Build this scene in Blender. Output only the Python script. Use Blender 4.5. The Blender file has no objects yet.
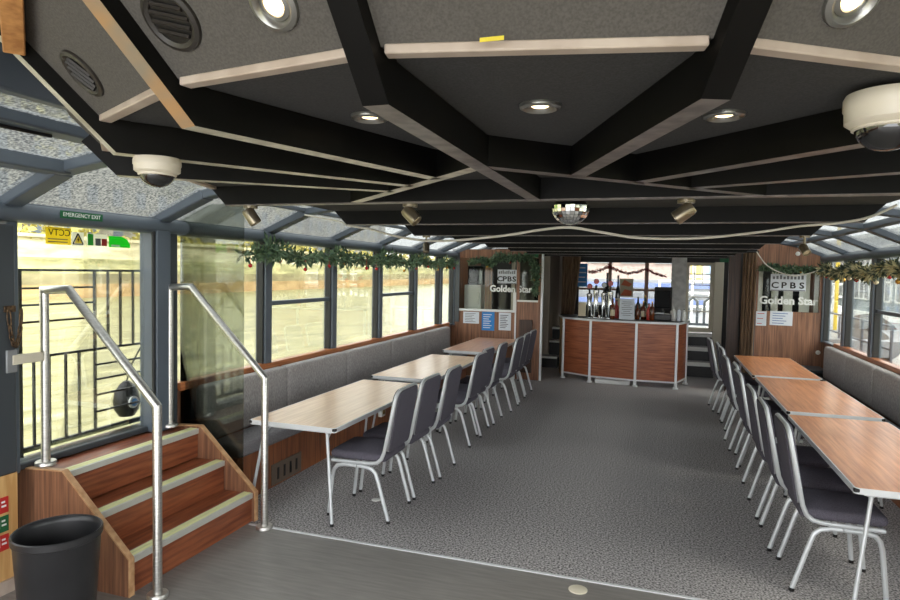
import bpy, math, random
from mathutils import Vector, Matrix
random.seed(7)
sc = bpy.context.scene
col = sc.collection
PI = math.pi

# ---------------------------------------------------------------- camera, sky, exposure
TH, PT, RL = math.radians(18.240), math.radians(2.6135), 0.019
fw = Vector((-math.sin(TH)*math.cos(PT), math.cos(TH)*math.cos(PT), -math.sin(PT)))
rt = Vector((math.cos(TH), math.sin(TH), 0))
up = rt.cross(fw)
r2 = rt*math.cos(RL) + up*math.sin(RL)
u2 = up*math.cos(RL) - rt*math.sin(RL)
cam_data = bpy.data.cameras.new('camera')
cam_data.sensor_width = 36.0
cam_data.lens = 36.0*635/900
cam_data.clip_start = 0.02
cam = bpy.data.objects.new('camera', cam_data)
cam.matrix_world = Matrix(((r2.x, u2.x, -fw.x, 0), (r2.y, u2.y, -fw.y, 0), (r2.z, u2.z, -fw.z, 1.75), (0, 0, 0, 1)))
col.objects.link(cam)
sc.camera = cam

world = bpy.data.worlds.new('overcast_sky')
sc.world = world
world.use_nodes = True
wn = world.node_tree
wn.nodes.clear()
bg = wn.nodes.new('ShaderNodeBackground')
bg.inputs['Color'].default_value = (0.97, 0.98, 1.0, 1)
bg.inputs['Strength'].default_value = 2.5
wo = wn.nodes.new('ShaderNodeOutputWorld')
wn.links.new(bg.outputs[0], wo.inputs[0])
sun_d = bpy.data.lights.new('hazy_sun', 'SUN')
sun_d.energy = 1.5
sun_d.angle = math.radians(12)
sun_d.color = (1.0, 0.95, 0.87)
sun = bpy.data.objects.new('hazy_sun', sun_d)
sun.rotation_euler = (math.radians(48), 0, math.radians(62))
col.objects.link(sun)
sc.view_settings.view_transform = 'Standard'
sc.view_settings.look = 'None'
sc.view_settings.gamma = 1.0
sc.view_settings.use_curve_mapping = False
sc.view_settings.exposure = 1.15

# ---------------------------------------------------------------- materials
def lin(c):
    def f(v):
        v = v/255.0
        return v/12.92 if v <= 0.04045 else ((v+0.055)/1.055)**2.4
    return (f(c[0]), f(c[1]), f(c[2]), 1.0)

def mat(name, c, rough=0.5, metal=0.0, spec=0.5, emit=0.0):
    m = bpy.data.materials.new(name)
    m.use_nodes = True
    b = m.node_tree.nodes['Principled BSDF']
    b.inputs['Base Color'].default_value = lin(c)
    b.inputs['Roughness'].default_value = rough
    b.inputs['Metallic'].default_value = metal
    b.inputs['Specular IOR Level'].default_value = spec
    if emit:
        b.inputs['Emission Color'].default_value = lin(c)
        b.inputs['Emission Strength'].default_value = emit
    return m

def N(m, t, **kw):
    n = m.node_tree.nodes.new(t)
    for k, v in kw.items():
        setattr(n, k, v)
    return n

def noisy(name, c1, c2, scale, rough=0.6, metal=0.0, stretch=(1, 1, 1), detail=3.0, lo=0.35, hi=0.65, bump=0.0, rough2=None, spec=0.5, c3=None, coord='Object'):
    """two or three colour noise, stretched along an axis for grain"""
    m = mat(name, c1, rough, metal, spec)
    L = m.node_tree.links
    b = m.node_tree.nodes['Principled BSDF']
    tc = N(m, 'ShaderNodeTexCoord')
    mp = N(m, 'ShaderNodeMapping')
    mp.inputs['Scale'].default_value = stretch
    L.new(tc.outputs[coord], mp.inputs['Vector'])
    nz = N(m, 'ShaderNodeTexNoise')
    nz.inputs['Scale'].default_value = scale
    nz.inputs['Detail'].default_value = detail
    L.new(mp.outputs[0], nz.inputs['Vector'])
    rp = N(m, 'ShaderNodeValToRGB')
    e = rp.color_ramp.elements
    e[0].position, e[0].color = lo, lin(c1)
    e[1].position, e[1].color = hi, lin(c2)
    if c3:
        k = rp.color_ramp.elements.new((lo+hi)/2)
        k.color = lin(c3)
    L.new(nz.outputs['Fac'], rp.inputs['Fac'])
    L.new(rp.outputs['Color'], b.inputs['Base Color'])
    if rough2 is not None:
        mr = N(m, 'ShaderNodeMapRange')
        mr.inputs['To Min'].default_value = rough
        mr.inputs['To Max'].default_value = rough2
        L.new(nz.outputs['Fac'], mr.inputs['Value'])
        L.new(mr.outputs[0], b.inputs['Roughness'])
    if bump:
        bp = N(m, 'ShaderNodeBump')
        bp.inputs['Strength'].default_value = bump
        bp.inputs['Distance'].default_value = 0.01
        L.new(nz.outputs['Fac'], bp.inputs['Height'])
        L.new(bp.outputs[0], b.inputs['Normal'])
    return m

def glass(name, tint=(235, 245, 240), refl=1.0, rough=0.0):
    m = bpy.data.materials.new(name)
    m.use_nodes = True
    nt = m.node_tree
    nt.nodes.clear()
    o = nt.nodes.new('ShaderNodeOutputMaterial')
    t = nt.nodes.new('ShaderNodeBsdfTransparent')
    t.inputs['Color'].default_value = lin(tint)
    g = nt.nodes.new('ShaderNodeBsdfGlossy')
    g.inputs['Roughness'].default_value = rough
    fr = nt.nodes.new('ShaderNodeFresnel')
    fr.inputs['IOR'].default_value = 1.5
    mu = nt.nodes.new('ShaderNodeMath')
    mu.operation = 'MULTIPLY'
    mu.inputs[1].default_value = refl
    mu.use_clamp = True
    mx = nt.nodes.new('ShaderNodeMixShader')
    nt.links.new(fr.outputs[0], mu.inputs[0])
    nt.links.new(mu.outputs[0], mx.inputs['Fac'])
    nt.links.new(t.outputs[0], mx.inputs[1])
    nt.links.new(g.outputs[0], mx.inputs[2])
    nt.links.new(mx.outputs[0], o.inputs['Surface'])
    return m

def backlit(name, c):
    m = bpy.data.materials.new(name)
    m.use_nodes = True
    nt = m.node_tree
    nt.nodes.clear()
    o = nt.nodes.new('ShaderNodeOutputMaterial')
    d = nt.nodes.new('ShaderNodeBsdfDiffuse')
    d.inputs['Color'].default_value = lin(c)
    t = nt.nodes.new('ShaderNodeBsdfTranslucent')
    t.inputs['Color'].default_value = lin(c)
    mx = nt.nodes.new('ShaderNodeMixShader')
    mx.inputs['Fac'].default_value = 0.8
    nt.links.new(d.outputs[0], mx.inputs[1])
    nt.links.new(t.outputs[0], mx.inputs[2])
    nt.links.new(mx.outputs[0], o.inputs['Surface'])
    return m

def hammered_glass(name):
    m = bpy.data.materials.new(name)
    m.use_nodes = True
    nt = m.node_tree
    nt.nodes.clear()
    o = nt.nodes.new('ShaderNodeOutputMaterial')
    tc = nt.nodes.new('ShaderNodeTexCoord')
    nz = nt.nodes.new('ShaderNodeTexNoise')
    nz.inputs['Scale'].default_value = 75
    nz.inputs['Detail'].default_value = 4
    nt.links.new(tc.outputs['Object'], nz.inputs['Vector'])
    rp = nt.nodes.new('ShaderNodeValToRGB')
    rp.color_ramp.elements[0].position = 0.36
    rp.color_ramp.elements[0].color = lin((74, 77, 78))
    rp.color_ramp.elements[1].position = 0.62
    rp.color_ramp.elements[1].color = lin((132, 135, 132))
    nt.links.new(nz.outputs['Fac'], rp.inputs['Fac'])
    t = nt.nodes.new('ShaderNodeBsdfTransparent')
    nt.links.new(rp.outputs['Color'], t.inputs['Color'])
    tr = nt.nodes.new('ShaderNodeBsdfTranslucent')
    nt.links.new(rp.outputs['Color'], tr.inputs['Color'])
    mx = nt.nodes.new('ShaderNodeMixShader')
    mx.inputs['Fac'].default_value = 0.32
    nt.links.new(t.outputs[0], mx.inputs[1])
    nt.links.new(tr.outputs[0], mx.inputs[2])
    nt.links.new(mx.outputs[0], o.inputs['Surface'])
    return m

M = {}
M['carpet'] = noisy('charcoal_carpet', (82, 80, 81), (210, 205, 205), 80, 0.95, detail=3, lo=0.34, hi=0.68, spec=0.1)
M['lino'] = noisy('grey_brown_vinyl', (120, 116, 113), (142, 138, 134), 5, 0.30, stretch=(1, 9, 1), detail=6, lo=0.3, hi=0.7, rough2=0.5)
M['panel_wood'] = noisy('striped_brown_laminate', (100, 69, 53), (160, 114, 86), 7, 0.42, stretch=(9, 9, 0.35), detail=4, lo=0.3, hi=0.7, c3=(134, 93, 69))
M['panel_wood_dark'] = noisy('dark_brown_laminate', (46, 32, 25), (78, 54, 42), 7, 0.45, stretch=(9, 9, 0.35), detail=4, lo=0.3, hi=0.7)
M['bar_wood'] = noisy('red_brown_bar_laminate', (124, 66, 42), (176, 104, 68), 5, 0.38, stretch=(0.7, 0.7, 9), detail=4, lo=0.3, hi=0.7)
M['step_wood'] = noisy('red_brown_step_laminate', (108, 54, 34), (166, 98, 64), 4, 0.30, stretch=(9, 0.7, 9), detail=5, lo=0.3, hi=0.7)
M['bench_wood'] = noisy('orange_brown_bench_laminate', (112, 62, 36), (166, 104, 64), 7, 0.42, stretch=(6, 6, 0.35), detail=4, lo=0.3, hi=0.7)
M['sill_wood'] = noisy('varnished_sill_wood', (150, 84, 44), (190, 118, 70), 6, 0.3, stretch=(9, 0.5, 9), detail=3)
M['edge_wood'] = noisy('tan_edge_band', (176, 132, 92), (206, 164, 122), 6, 0.45, stretch=(4, 4, 4))
M['pale_wood'] = noisy('pale_plywood', (196, 150, 92), (222, 182, 122), 5, 0.5, stretch=(6, 6, 0.6), detail=3)
M['table_pale'] = noisy('tabletop_painted_sheen', (204, 168, 134), (232, 202, 172), 5, 0.30, stretch=(10, 0.5, 1), detail=4, lo=0.3, hi=0.7)  # same wood as the orange tops, paler: reflected light put into the colour
M['table_red'] = noisy('orange_teak_tabletop', (184, 112, 70), (224, 156, 106), 5, 0.30, stretch=(10, 0.5, 1), detail=4, lo=0.3, hi=0.7)
M['table_rose'] = noisy('rosy_tabletop', (170, 122, 96), (206, 162, 134), 5, 0.28, stretch=(10, 0.5, 1), detail=4, lo=0.3, hi=0.7)
M['alu_edge'] = mat('aluminium_edge', (222, 224, 226), 0.38, 0.15)
M['chair_frame'] = mat('silver_painted_tube', (200, 203, 205), 0.38, 0.3)
M['steel'] = noisy('brushed_steel', (190, 188, 184), (214, 212, 206), 30, 0.36, 1.0, stretch=(1, 1, 6))
M['chrome'] = mat('chrome', (214, 216, 218), 0.10, 1.0)
M['seat_fabric'] = noisy('charcoal_seat_fabric', (76, 73, 82), (104, 100, 110), 260, 0.9, spec=0.15)
M['bench_fabric'] = noisy('grey_bench_fabric', (152, 147, 146), (188, 182, 180), 120, 0.92, stretch=(1, 1, 0.4), spec=0.15)
M['bench_seat'] = noisy('dark_grey_bench_fabric', (112, 109, 113), (142, 139, 142), 120, 0.92, spec=0.15)
M['fabric_edge'] = mat('grey_fabric_edging', (150, 150, 152), 0.85)
M['frame_grey'] = mat('blue_grey_window_paint', (90, 99, 110), 0.38)
M['frame_dark'] = mat('dark_grey_window_paint', (62, 67, 72), 0.4)
M['gasket'] = mat('black_gasket', (16, 17, 18), 0.5)
M['beam_black'] = noisy('black_beam_paint', (4, 4, 4), (11, 10, 10), 9, 0.5, detail=4, spec=0.2)
M['beam_strip'] = noisy('worn_beam_edge_painted_sheen', (160, 152, 138), (206, 200, 184), 22, 0.32, detail=4)  # worn pale edge, with reflected light on the river side painted in
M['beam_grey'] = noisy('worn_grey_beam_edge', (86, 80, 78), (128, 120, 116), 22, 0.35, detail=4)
M['ceiling'] = noisy('charcoal_ceiling_cloth', (66, 66, 66), (76, 76, 76), 220, 0.95, spec=0.1)
M['ceiling_front'] = noisy('grey_ceiling_cloth', (84, 81, 78), (96, 93, 89), 220, 0.95, spec=0.1)
M['nogging'] = noisy('cream_batten', (176, 160, 146), (196, 182, 168), 12, 0.45)
M['black'] = mat('black_plastic', (14, 14, 15), 0.4)
M['bin_black'] = noisy('black_bin_plastic', (34, 34, 36), (46, 46, 48), 4, 0.36, bump=0.02)
M['cctv_cream'] = mat('cream_plastic', (214, 206, 190), 0.35)
M['lens_dark'] = mat('smoked_dome', (18, 20, 22), 0.05, 0.0, 1.0)
M['vent_grey'] = mat('brown_grey_plate', (112, 98, 86), 0.5)
M['tarp_dark'] = mat('grey_tarpaulin', (92, 90, 86), 0.7)
M['tarp_pale'] = mat('pale_tarpaulin', (168, 160, 150), 0.7)
M['white'] = mat('white_plastic', (226, 226, 222), 0.45)
M['paper'] = mat('white_paper', (214, 220, 228), 0.8)
M['ink_blue'] = mat('blue_ink', (70, 100, 160), 0.8)
M['ink_grey'] = mat('grey_ink', (110, 112, 118), 0.8)
M['paper_blue'] = mat('blue_poster', (44, 128, 200), 0.6)
M['nosing'] = mat('grey_nosing', (206, 206, 198), 0.4, 0.3)
M['nosing_lime'] = mat('lime_nosing_strip', (230, 230, 172), 0.6)
M['green_sign'] = mat('green_sign', (22, 98, 58), 0.5)
M['green_bright'] = mat('bright_green_sticker', (60, 190, 70), 0.5)
M['white_ink'] = mat('white_lettering', (238, 240, 238), 0.5)
M['black_ink'] = mat('black_lettering', (12, 12, 14), 0.5)
M['yellow_sign'] = mat('yellow_sign', (226, 206, 60), 0.5)
M['yellow_film'] = backlit('yellow_film', (230, 214, 96))
M['white_film'] = backlit('white_film', (226, 226, 216))
M['green_film'] = backlit('green_film', (84, 206, 92))
M['red_sign'] = mat('red_sign', (190, 40, 36), 0.5)
M['glass'] = glass('clear_glass', (246, 248, 245), 0.5)
M['glass_dark'] = glass('smoked_glass', (206, 210, 204), 1.4)
M['skylight'] = hammered_glass('hammered_glass')
M['leaf'] = noisy('garland_green', (34, 62, 46), (112, 138, 104), 25, 0.6)
M['leaf_pale'] = noisy('pale_garland_green', (40, 60, 42), (206, 196, 150), 9, 0.6, lo=0.46, hi=0.62)
M['tinsel_red'] = mat('red_tinsel', (140, 30, 34), 0.35, 0.3)
M['bauble_gold'] = mat('gold_bauble', (210, 160, 70), 0.2, 0.7)
M['bauble_red'] = mat('red_bauble', (186, 34, 40), 0.2, 0.3)
M['cable_white'] = mat('white_cable', (206, 202, 192), 0.5)
M['curtain'] = noisy('brown_curtain', (92, 72, 56), (134, 108, 84), 14, 0.85, stretch=(5, 5, 0.3))
M['curtain_dark'] = noisy('dark_brown_curtain', (40, 27, 22), (70, 50, 40), 14, 0.85, stretch=(5, 5, 0.3))
M['dark_wall'] = mat('dark_painted_wall', (42, 40, 39), 0.6)
M['grey_wall'] = mat('warm_grey_wall', (176, 166, 152), 0.6)
M['marble'] = noisy('grey_mottled_wall', (206, 206, 202), (236, 236, 232), 9, 0.5)
M['cream'] = mat('cream_paint', (216, 208, 188), 0.5)
M['steel_plate'] = mat('grey_metal_plate', (150, 152, 154), 0.4, 0.4)
M['gate'] = mat('black_gate_paint', (26, 28, 30), 0.45)
M['rust'] = noisy('rusty_chain', (66, 50, 38), (120, 96, 70), 60, 0.55, 0.6)
M['beam_worn'] = noisy('worn_tan_beam_edge', (132, 122, 108), (166, 128, 88), 3, 0.5, stretch=(1, 1, 4), lo=0.42, hi=0.62)
M['wood_batten'] = noisy('yellow_pine_batten', (168, 112, 62), (206, 150, 92), 6, 0.5, stretch=(6, 6, 6))
M['bronze'] = mat('brushed_bronze', (150, 140, 122), 0.3, 0.8)
M['lamp_glow'] = mat('halogen_glow', (255, 222, 168), 0.4, emit=3.0)
M['lamp_ring'] = mat('satin_ring', (150, 150, 146), 0.28, 0.8)
M['vent_dark'] = mat('dark_vent_plastic', (46, 43, 40), 0.4)
M['mirror'] = mat('mirror_facets', (232, 236, 236), 0.06, 1.0)
M['amber'] = mat('amber_bottle_glass', (96, 44, 18), 0.1)
M['bottle_black'] = mat('dark_bottle_glass', (16, 18, 16), 0.08)
M['bottle_green'] = mat('green_bottle_glass', (24, 54, 30), 0.08)
M['bottle_red'] = mat('red_tap_lens', (196, 56, 50), 0.3)
M['label_cream'] = mat('cream_bottle_label', (214, 200, 170), 0.7)

# ---------------------------------------------------------------- mesh builder
class MB:
    def __init__(s):
        s.v, s.f, s.m = [], [], []
    def add(s, vs, fs, m=0):
        o = len(s.v)
        s.v += [tuple(v) for v in vs]
        for f in fs:
            s.f.append(tuple(o+i for i in f))
            s.m.append(m)
    def box(s, c, d, rot=None, m=0):
        x, y, z = d[0]/2, d[1]/2, d[2]/2
        vs = [Vector(p) for p in ((-x, -y, -z), (x, -y, -z), (x, y, -z), (-x, y, -z), (-x, -y, z), (x, -y, z), (x, y, z), (-x, y, z))]
        if rot is not None:
            vs = [rot @ p for p in vs]
        c = Vector(c)
        s.add([p+c for p in vs], [(0, 3, 2, 1), (4, 5, 6, 7), (0, 1, 5, 4), (1, 2, 6, 5), (2, 3, 7, 6), (3, 0, 4, 7)], m)
        return s
    def bb(s, a, b, m=0):
        return s.box([(a[i]+b[i])/2 for i in range(3)], [abs(b[i]-a[i]) for i in range(3)], None, m)
    def bar(s, p, q, w, h, m=0, upv=(0, 0, 1)):
        """rectangular bar from p to q: width w sideways, height h along up"""
        p, q = Vector(p), Vector(q)
        d = (q-p).normalized()
        sd = d.cross(Vector(upv)).normalized()
        u = sd.cross(d)
        R = Matrix((sd, d, u)).transposed()
        return s.box((p+q)/2, (w, (q-p).length, h), R, m)
    def tube(s, pts, r, seg=10, m=0, closed=False, rr=None, flat=1.0):
        pts = [Vector(p) for p in pts]
        n = len(pts)
        rs = rr or [r]*n
        T = []
        for i in range(n):
            a = pts[i-1] if (i > 0 or closed) else pts[i]
            b = pts[(i+1) % n] if (i < n-1 or closed) else pts[i]
            d1 = (pts[i]-a).normalized() if (pts[i]-a).length > 1e-9 else Vector((0, 0, 0))
            d2 = (b-pts[i]).normalized() if (b-pts[i]).length > 1e-9 else Vector((0, 0, 0))
            T.append(((d1+d2).normalized(), d1, d2))
        ref = Vector((0, 0, 1)) if abs(T[0][0].z) < 0.9 else Vector((1, 0, 0))
        u = (ref - T[0][0]*ref.dot(T[0][0])).normalized()
        vs, fs = [], []
        for i in range(n):
            t, d1, d2 = T[i]
            u = (u - t*u.dot(t)).normalized()
            w = t.cross(u)
            mit = 1.0
            bend = None
            if d1.length > 0 and d2.length > 0:
                c = max(0.35, math.sqrt(max(0.0, (1+d1.dot(d2))/2)))
                mit = 1/c
                bend = (d2-d1)
                bend = bend.normalized() if bend.length > 1e-6 else None
            for k in range(seg):
                a = 2*PI*k/seg
                o = u*math.cos(a)*rs[i] + w*math.sin(a)*rs[i]*flat
                if bend is not None:
                    o += bend*o.dot(bend)*(mit-1)
                vs.append(pts[i]+o)
        for i in range(n if closed else n-1):
            j = (i+1) % n
            for k in range(seg):
                l = (k+1) % seg
                fs.append((i*seg+k, i*seg+l, j*seg+l, j*seg+k))
        if not closed:
            fs.append(tuple(range(seg))[::-1])
            fs.append(tuple((n-1)*seg+k for k in range(seg)))
        s.add(vs, fs, m)
        return s
    def lathe(s, prof, c=(0, 0, 0), seg=24, m=0, R=None, sx=1.0, sy=1.0):
        c = Vector(c)
        vs, fs = [], []
        for r, z in prof:
            for k in range(seg):
                a = 2*PI*k/seg
                p = Vector((r*math.cos(a)*sx, r*math.sin(a)*sy, z))
                vs.append((R @ p if R else p)+c)
        n = len(prof)
        for i in range(n-1):
            for k in range(seg):
                l = (k+1) % seg
                fs.append((i*seg+k, i*seg+l, (i+1)*seg+l, (i+1)*seg+k))
        s.add(vs, fs, m)
        return s
    def prism(s, ring, ext, m=0):
        a = [Vector(p) for p in ring]
        e = Vector(ext)
        n = len(a)
        fs = [tuple(range(n))[::-1], tuple(range(n, 2*n))]
        for i in range(n):
            j = (i+1) % n
            fs.append((i, j, n+j, n+i))
        s.add(a+[p+e for p in a], fs, m)
        return s
    def cushion(s, c, d, r=0.03, m=0, R=None, puff=0.0, n=3):
        """rounded pillow box, slightly crowned on +z"""
        c = Vector(c)
        x, y, z = d[0]/2, d[1]/2, d[2]/2
        r = min(r, z*0.98, x*0.9, y*0.9)
        rings = []
        for i in range(n+1):
            a = -PI/2 + PI/2*i/n
            rings.append((-z+r+math.sin(a)*r, r-math.cos(a)*r))
        for i in range(n+1):
            a = PI/2*i/n
            rings.append((z-r+math.sin(a)*r, r-math.cos(a)*r))
        rings.append((z+puff*0.7, r+min(x, y)*0.35))
        rings.append((z+puff, r+min(x, y)*0.6))
        vs, fs = [], []
        K = 6
        cr = r*1.4
        for zz, ins in rings:
            ax, ay = x-ins, y-ins
            rad = max(0.004, min(cr, ax*0.95, ay*0.95))
            for q, (sx, sy) in enumerate(((1, 1), (-1, 1), (-1, -1), (1, -1))):
                for k in range(K):
                    a = q*PI/2 + PI/2*k/(K-1)
                    p = Vector((sx*(ax-rad)+math.cos(a)*rad, sy*(ay-rad)+math.sin(a)*rad, zz))
                    vs.append((R @ p if R else p)+c)
        W = 4*K
        for i in range(len(rings)-1):
            for k in range(W):
                l = (k+1) % W
                fs.append((i*W+k, i*W+l, (i+1)*W+l, (i+1)*W+k))
        fs.append(tuple(range(W))[::-1])
        fs.append(tuple((len(rings)-1)*W+k for k in range(W)))
        s.add(vs, fs, m)
        return s
    def mesh(s, me_src, Mx, m=0):
        s.add([Mx @ v.co for v in me_src.vertices], [tuple(p.vertices) for p in me_src.polygons], m)
        return s
    def build(s, name, mats, parent=None, bevel=0.0, smooth=True, angle=40, seg=2):
        me = bpy.data.meshes.new(name)
        me.from_pydata(s.v, [], s.f)
        if not isinstance(mats, (list, tuple)):
            mats = [mats]
        for k in mats:
            me.materials.append(M[k] if isinstance(k, str) else k)
        for p, mi in zip(me.polygons, s.m):
            p.material_index = mi
        me.update()
        if smooth:
            me.shade_smooth()
            me.set_sharp_from_angle(angle=math.radians(angle))
        o = bpy.data.objects.new(name, me)
        col.objects.link(o)
        if parent:
            o.parent = parent
        if bevel:
            b = o.modifiers.new('bevel', 'BEVEL')
            b.width = bevel
            b.segments = seg
            b.limit_method = 'ANGLE'
            b.angle_limit = math.radians(50)
        return o

def tag(o, label, cat, group=None):
    o['label'] = label
    o['category'] = cat
    if group:
        o['group'] = group
    return o
def thing(name, label, cat, loc=(0, 0, 0), rz=0.0, group=None):
    o = bpy.data.objects.new(name, None)
    o.empty_display_size = 0.1
    col.objects.link(o)
    o.location = loc
    o.rotation_euler = (0, 0, rz)
    return tag(o, label, cat, group)
def struct(o, label=None):
    o['kind'] = 'structure'
    if label:
        o['label'] = label
        o['category'] = label.split('|')[1] if '|' in label else 'structure'
        o['label'] = label.split('|')[0]
    return o
def copy_tree(o, parent=None):
    c = o.copy()
    col.objects.link(c)
    if parent:
        c.parent = parent
    for ch in list(o.children):
        copy_tree(ch, c)
    return c
def text_mesh(txt, size=1.0, bold=0.0, align='CENTER'):
    cu = bpy.data.curves.new('lettering', 'FONT')
    cu.body = txt
    cu.size = size
    cu.offset = bold
    cu.align_x = align
    cu.align_y = 'CENTER'
    cu.extrude = 0.0006
    cu.resolution_u = 3
    o = bpy.data.objects.new('lettering', cu)
    col.objects.link(o)
    me = bpy.data.meshes.new_from_object(o.evaluated_get(bpy.context.evaluated_depsgraph_get()))
    bpy.data.objects.remove(o)
    return me
def plane_matrix(loc, right, upv):
    r = Vector(right).normalized()
    u = Vector(upv).normalized()
    n = r.cross(u)
    return Matrix(((r.x, u.x, n.x, loc[0]), (r.y, u.y, n.y, loc[1]), (r.z, u.z, n.z, loc[2]), (0, 0, 0, 1)))

# ---------------------------------------------------------------- setting: hull, floors
XL, XR, CX = -3.33, 2.25, -0.54
YB = 10.2           # forward bulkhead
YE = 13.4           # forward end of the roof
YW = 12.4           # end wall behind the bar
ZH = 1.99           # window header
MID = [4.82, 6.02, 7.2, 8.4, 9.5]
RIGHTP = [-0.35, 0.85, 2.05, 3.25, 4.45, 5.65, 6.85, 8.0, 9.1]

struct(MB().bb((XL-0.05, -3.0, -0.06), (XR+0.05, 3.62, 0.0)).build('floor', 'lino', smooth=False))
struct(MB().bb((XL-0.05, 3.62, -0.06), (XR+0.05, 12.9, 0.0)).build('floor_carpet', 'carpet', smooth=False))
struct(MB().bb((-2.60, 3.61, 0.0), (XR-0.3, 3.63, 0.005)).build('trim_1', 'alu_edge', smooth=False))

def side_wall(sgn, X, name):
    o = X + sgn*0.05
    m = MB()
    if sgn < 0:
        m.bb((o, 3.62, -0.4), (X, 12.9, 0.84))
        struct(MB().bb((o, -1.5, -0.4), (X, 2.47, 0.63)).build('wall_left_aft', 'panel_wood', smooth=False))
        m.bb((o, YB+0.04, 0.84), (X, 13.4, 2.05))
    else:
        m.bb((o, -1.5, -0.4), (X, 12.9, 0.84))
        m.bb((o, YB+0.04, 0.84), (X, 13.4, 2.05))
    return struct(m.build(name, 'panel_wood', smooth=False))
side_wall(-1, XL, 'wall_left')
side_wall(1, XR, 'wall_right')
# plywood cheek with the safety stickers, below the grey door jamb panel
struct(MB().bb((XL, 1.6, 0.07), (-3.24, 2.47, 0.63)).build('wall_left_cheek', 'pale_wood', smooth=False))
struct(MB().bb((XL, 1.6, 0.0), (-3.225, 2.47, 0.07)).build('baseboard_left', 'nogging', smooth=False))
struct(MB().bb((XL-0.05, 1.9, 0.63), (-3.235, 2.47, 1.95)).build('wall_left_jamb', 'frame_dark', bevel=0.01))
struct(MB().bb((XL-0.05, -1.5, 0.84), (XL+0.03, 1.9, 0.9)).build('trim_2', 'frame_grey', smooth=False))

# side windows
def window(n, X, y0, y1, zs, sgn, transom=None, zt=ZH):
    """one bay: posts, gasket edges, a pane and maybe a transom"""
    m = MB()
    a, b = X-0.045, X+0.06
    if sgn > 0:
        a, b = X-0.06, X+0.045
    m.bb((a, y1-0.048, zs), (b, y1+0.048, zt))
    m.bb((a+0.02, y0+0.048, zs), (b-0.02, y0+0.062, zt), 1)
    m.bb((a+0.02, y1-0.062, zs), (b-0.02, y1-0.048, zt), 1)
    m.bb((a+0.02, y0+0.05, zs), (b-0.02, y1-0.05, zs+0.025), 0)
    w = struct(m.build('window_%d' % n, ['frame_grey', 'gasket'], bevel=0.006))
    MB().bb((X-0.004, y0+0.05, zs), (X+0.004, y1-0.05, zt)).build('pane', 'glass', w, smooth=False)
    if transom:
        MB().bb((X-0.03, y0+0.05, transom-0.02), (X+0.03, y1-0.05, transom+0.02)).build('transom', 'frame_grey', w, bevel=0.006)
    return w
wi = 1
ys = [3.6]+MID+[YB]
for i in range(len(ys)-1):
    window(wi, XL, ys[i], ys[i+1], 0.84, -1, 1.43 if i in (1, 3) else None)
    wi += 1
window(wi, XL, -1.5, 0.3, 0.9, -1); wi += 1
window(wi, XL, 0.3, 1.9, 0.9, -1); wi += 1
yr = [-1.5]+RIGHTP+[YB]
for i in range(len(yr)-1):
    window(wi, XR, yr[i], yr[i+1], 0.84, 1, 1.40 if i in (1, 3, 5, 7) else None)
    wi += 1

# header rails with a rounded lip, rafters, purlins, skylight panes
ZP, XPL, XPR = 2.235, -2.90, 1.82      # purlin
XTL, XTR, ZT = -2.10, 1.02, 2.36       # upper skylight edge
def header(X, name, sgn):
    m = MB()
    m.bb((X-0.06, -1.5, ZH-0.02), (X+0.06, YB+0.1, ZH+0.085))
    m.tube([(X-sgn*0.055, -1.5, ZH+0.03), (X-sgn*0.055, YB+0.1, ZH+0.03)], 0.048, 14)
    return struct(m.build(name, 'frame_grey', bevel=0.008))
header(XL, 'trim_3', -1)
header(XR, 'trim_4', 1)
def rafters(X, XP, XT, yl, sgn, n0, nm):
    k = n0
    m = MB()
    for y in yl:
        m.bar((X, y, ZH+0.065), (XP, y, ZP), 0.11, 0.08)
        m.bar((XP, y, ZP), (XT, y, ZT), 0.10, 0.07)
    struct(m.build(nm, 'frame_grey', bevel=0.01))
    for i in range(len(yl)-1):
        y0, y1 = yl[i]+0.04, yl[i+1]-0.04
        p = MB()
        p.add([(X, y0, ZH+0.075), (X, y1, ZH+0.075), (XP, y1, ZP+0.02), (XP, y0, ZP+0.02)], [(0, 1, 2, 3)])
        w = struct(p.build('window_%d' % k, 'skylight', smooth=False))
        q = MB()
        q.add([(XP, y0, ZP+0.02), (XP, y1, ZP+0.02), (XT, y1, ZT+0.01), (XT, y0, ZT+0.01)], [(0, 1, 2, 3)])
        q.build('pane', 'skylight', w, smooth=False)
        k += 1
    return k
wi = rafters(XL, XPL, XTL, [-1.5, 0.3, 1.4, 2.47, 3.55]+MID+[YB+0.05, 11.3, YE], -1, wi, 'trim_5')
wi = rafters(XR, XPR, XTR, [-1.5]+RIGHTP+[YB+0.05, 11.3, YE], 1, wi, 'trim_6')
struct(MB().bar((XPL, -1.5, ZP), (XPL, 2.47, ZP), 0.13, 0.075).build('trim_7', 'frame_grey', bevel=0.01))
struct(MB().bar((XPL, 3.55, ZP+0.012), (XPL, YE, ZP+0.012), 0.05, 0.035).build('trim_8', 'frame_grey', bevel=0.005))
struct(MB().bar((XPR, -1.5, ZP), (XPR, YE, ZP), 0.09, 0.055).build('trim_9', 'frame_grey', bevel=0.01))

struct(MB().bar((-2.42, -1.5, 2.315), (-2.42, 2.3, 2.315), 0.12, 0.06).build('trim_88', 'frame_grey', bevel=0.01))
struct(MB().bb((XTL-0.03, -1.5, 2.32), (XTL+0.03, 2.53, 2.55)).build('trim_89', 'frame_grey', bevel=0.01))
struct(MB().bb((XTR-0.03, -1.5, 2.32), (XTR+0.03, 2.53, 2.55)).build('trim_90', 'frame_grey', bevel=0.01))
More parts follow.
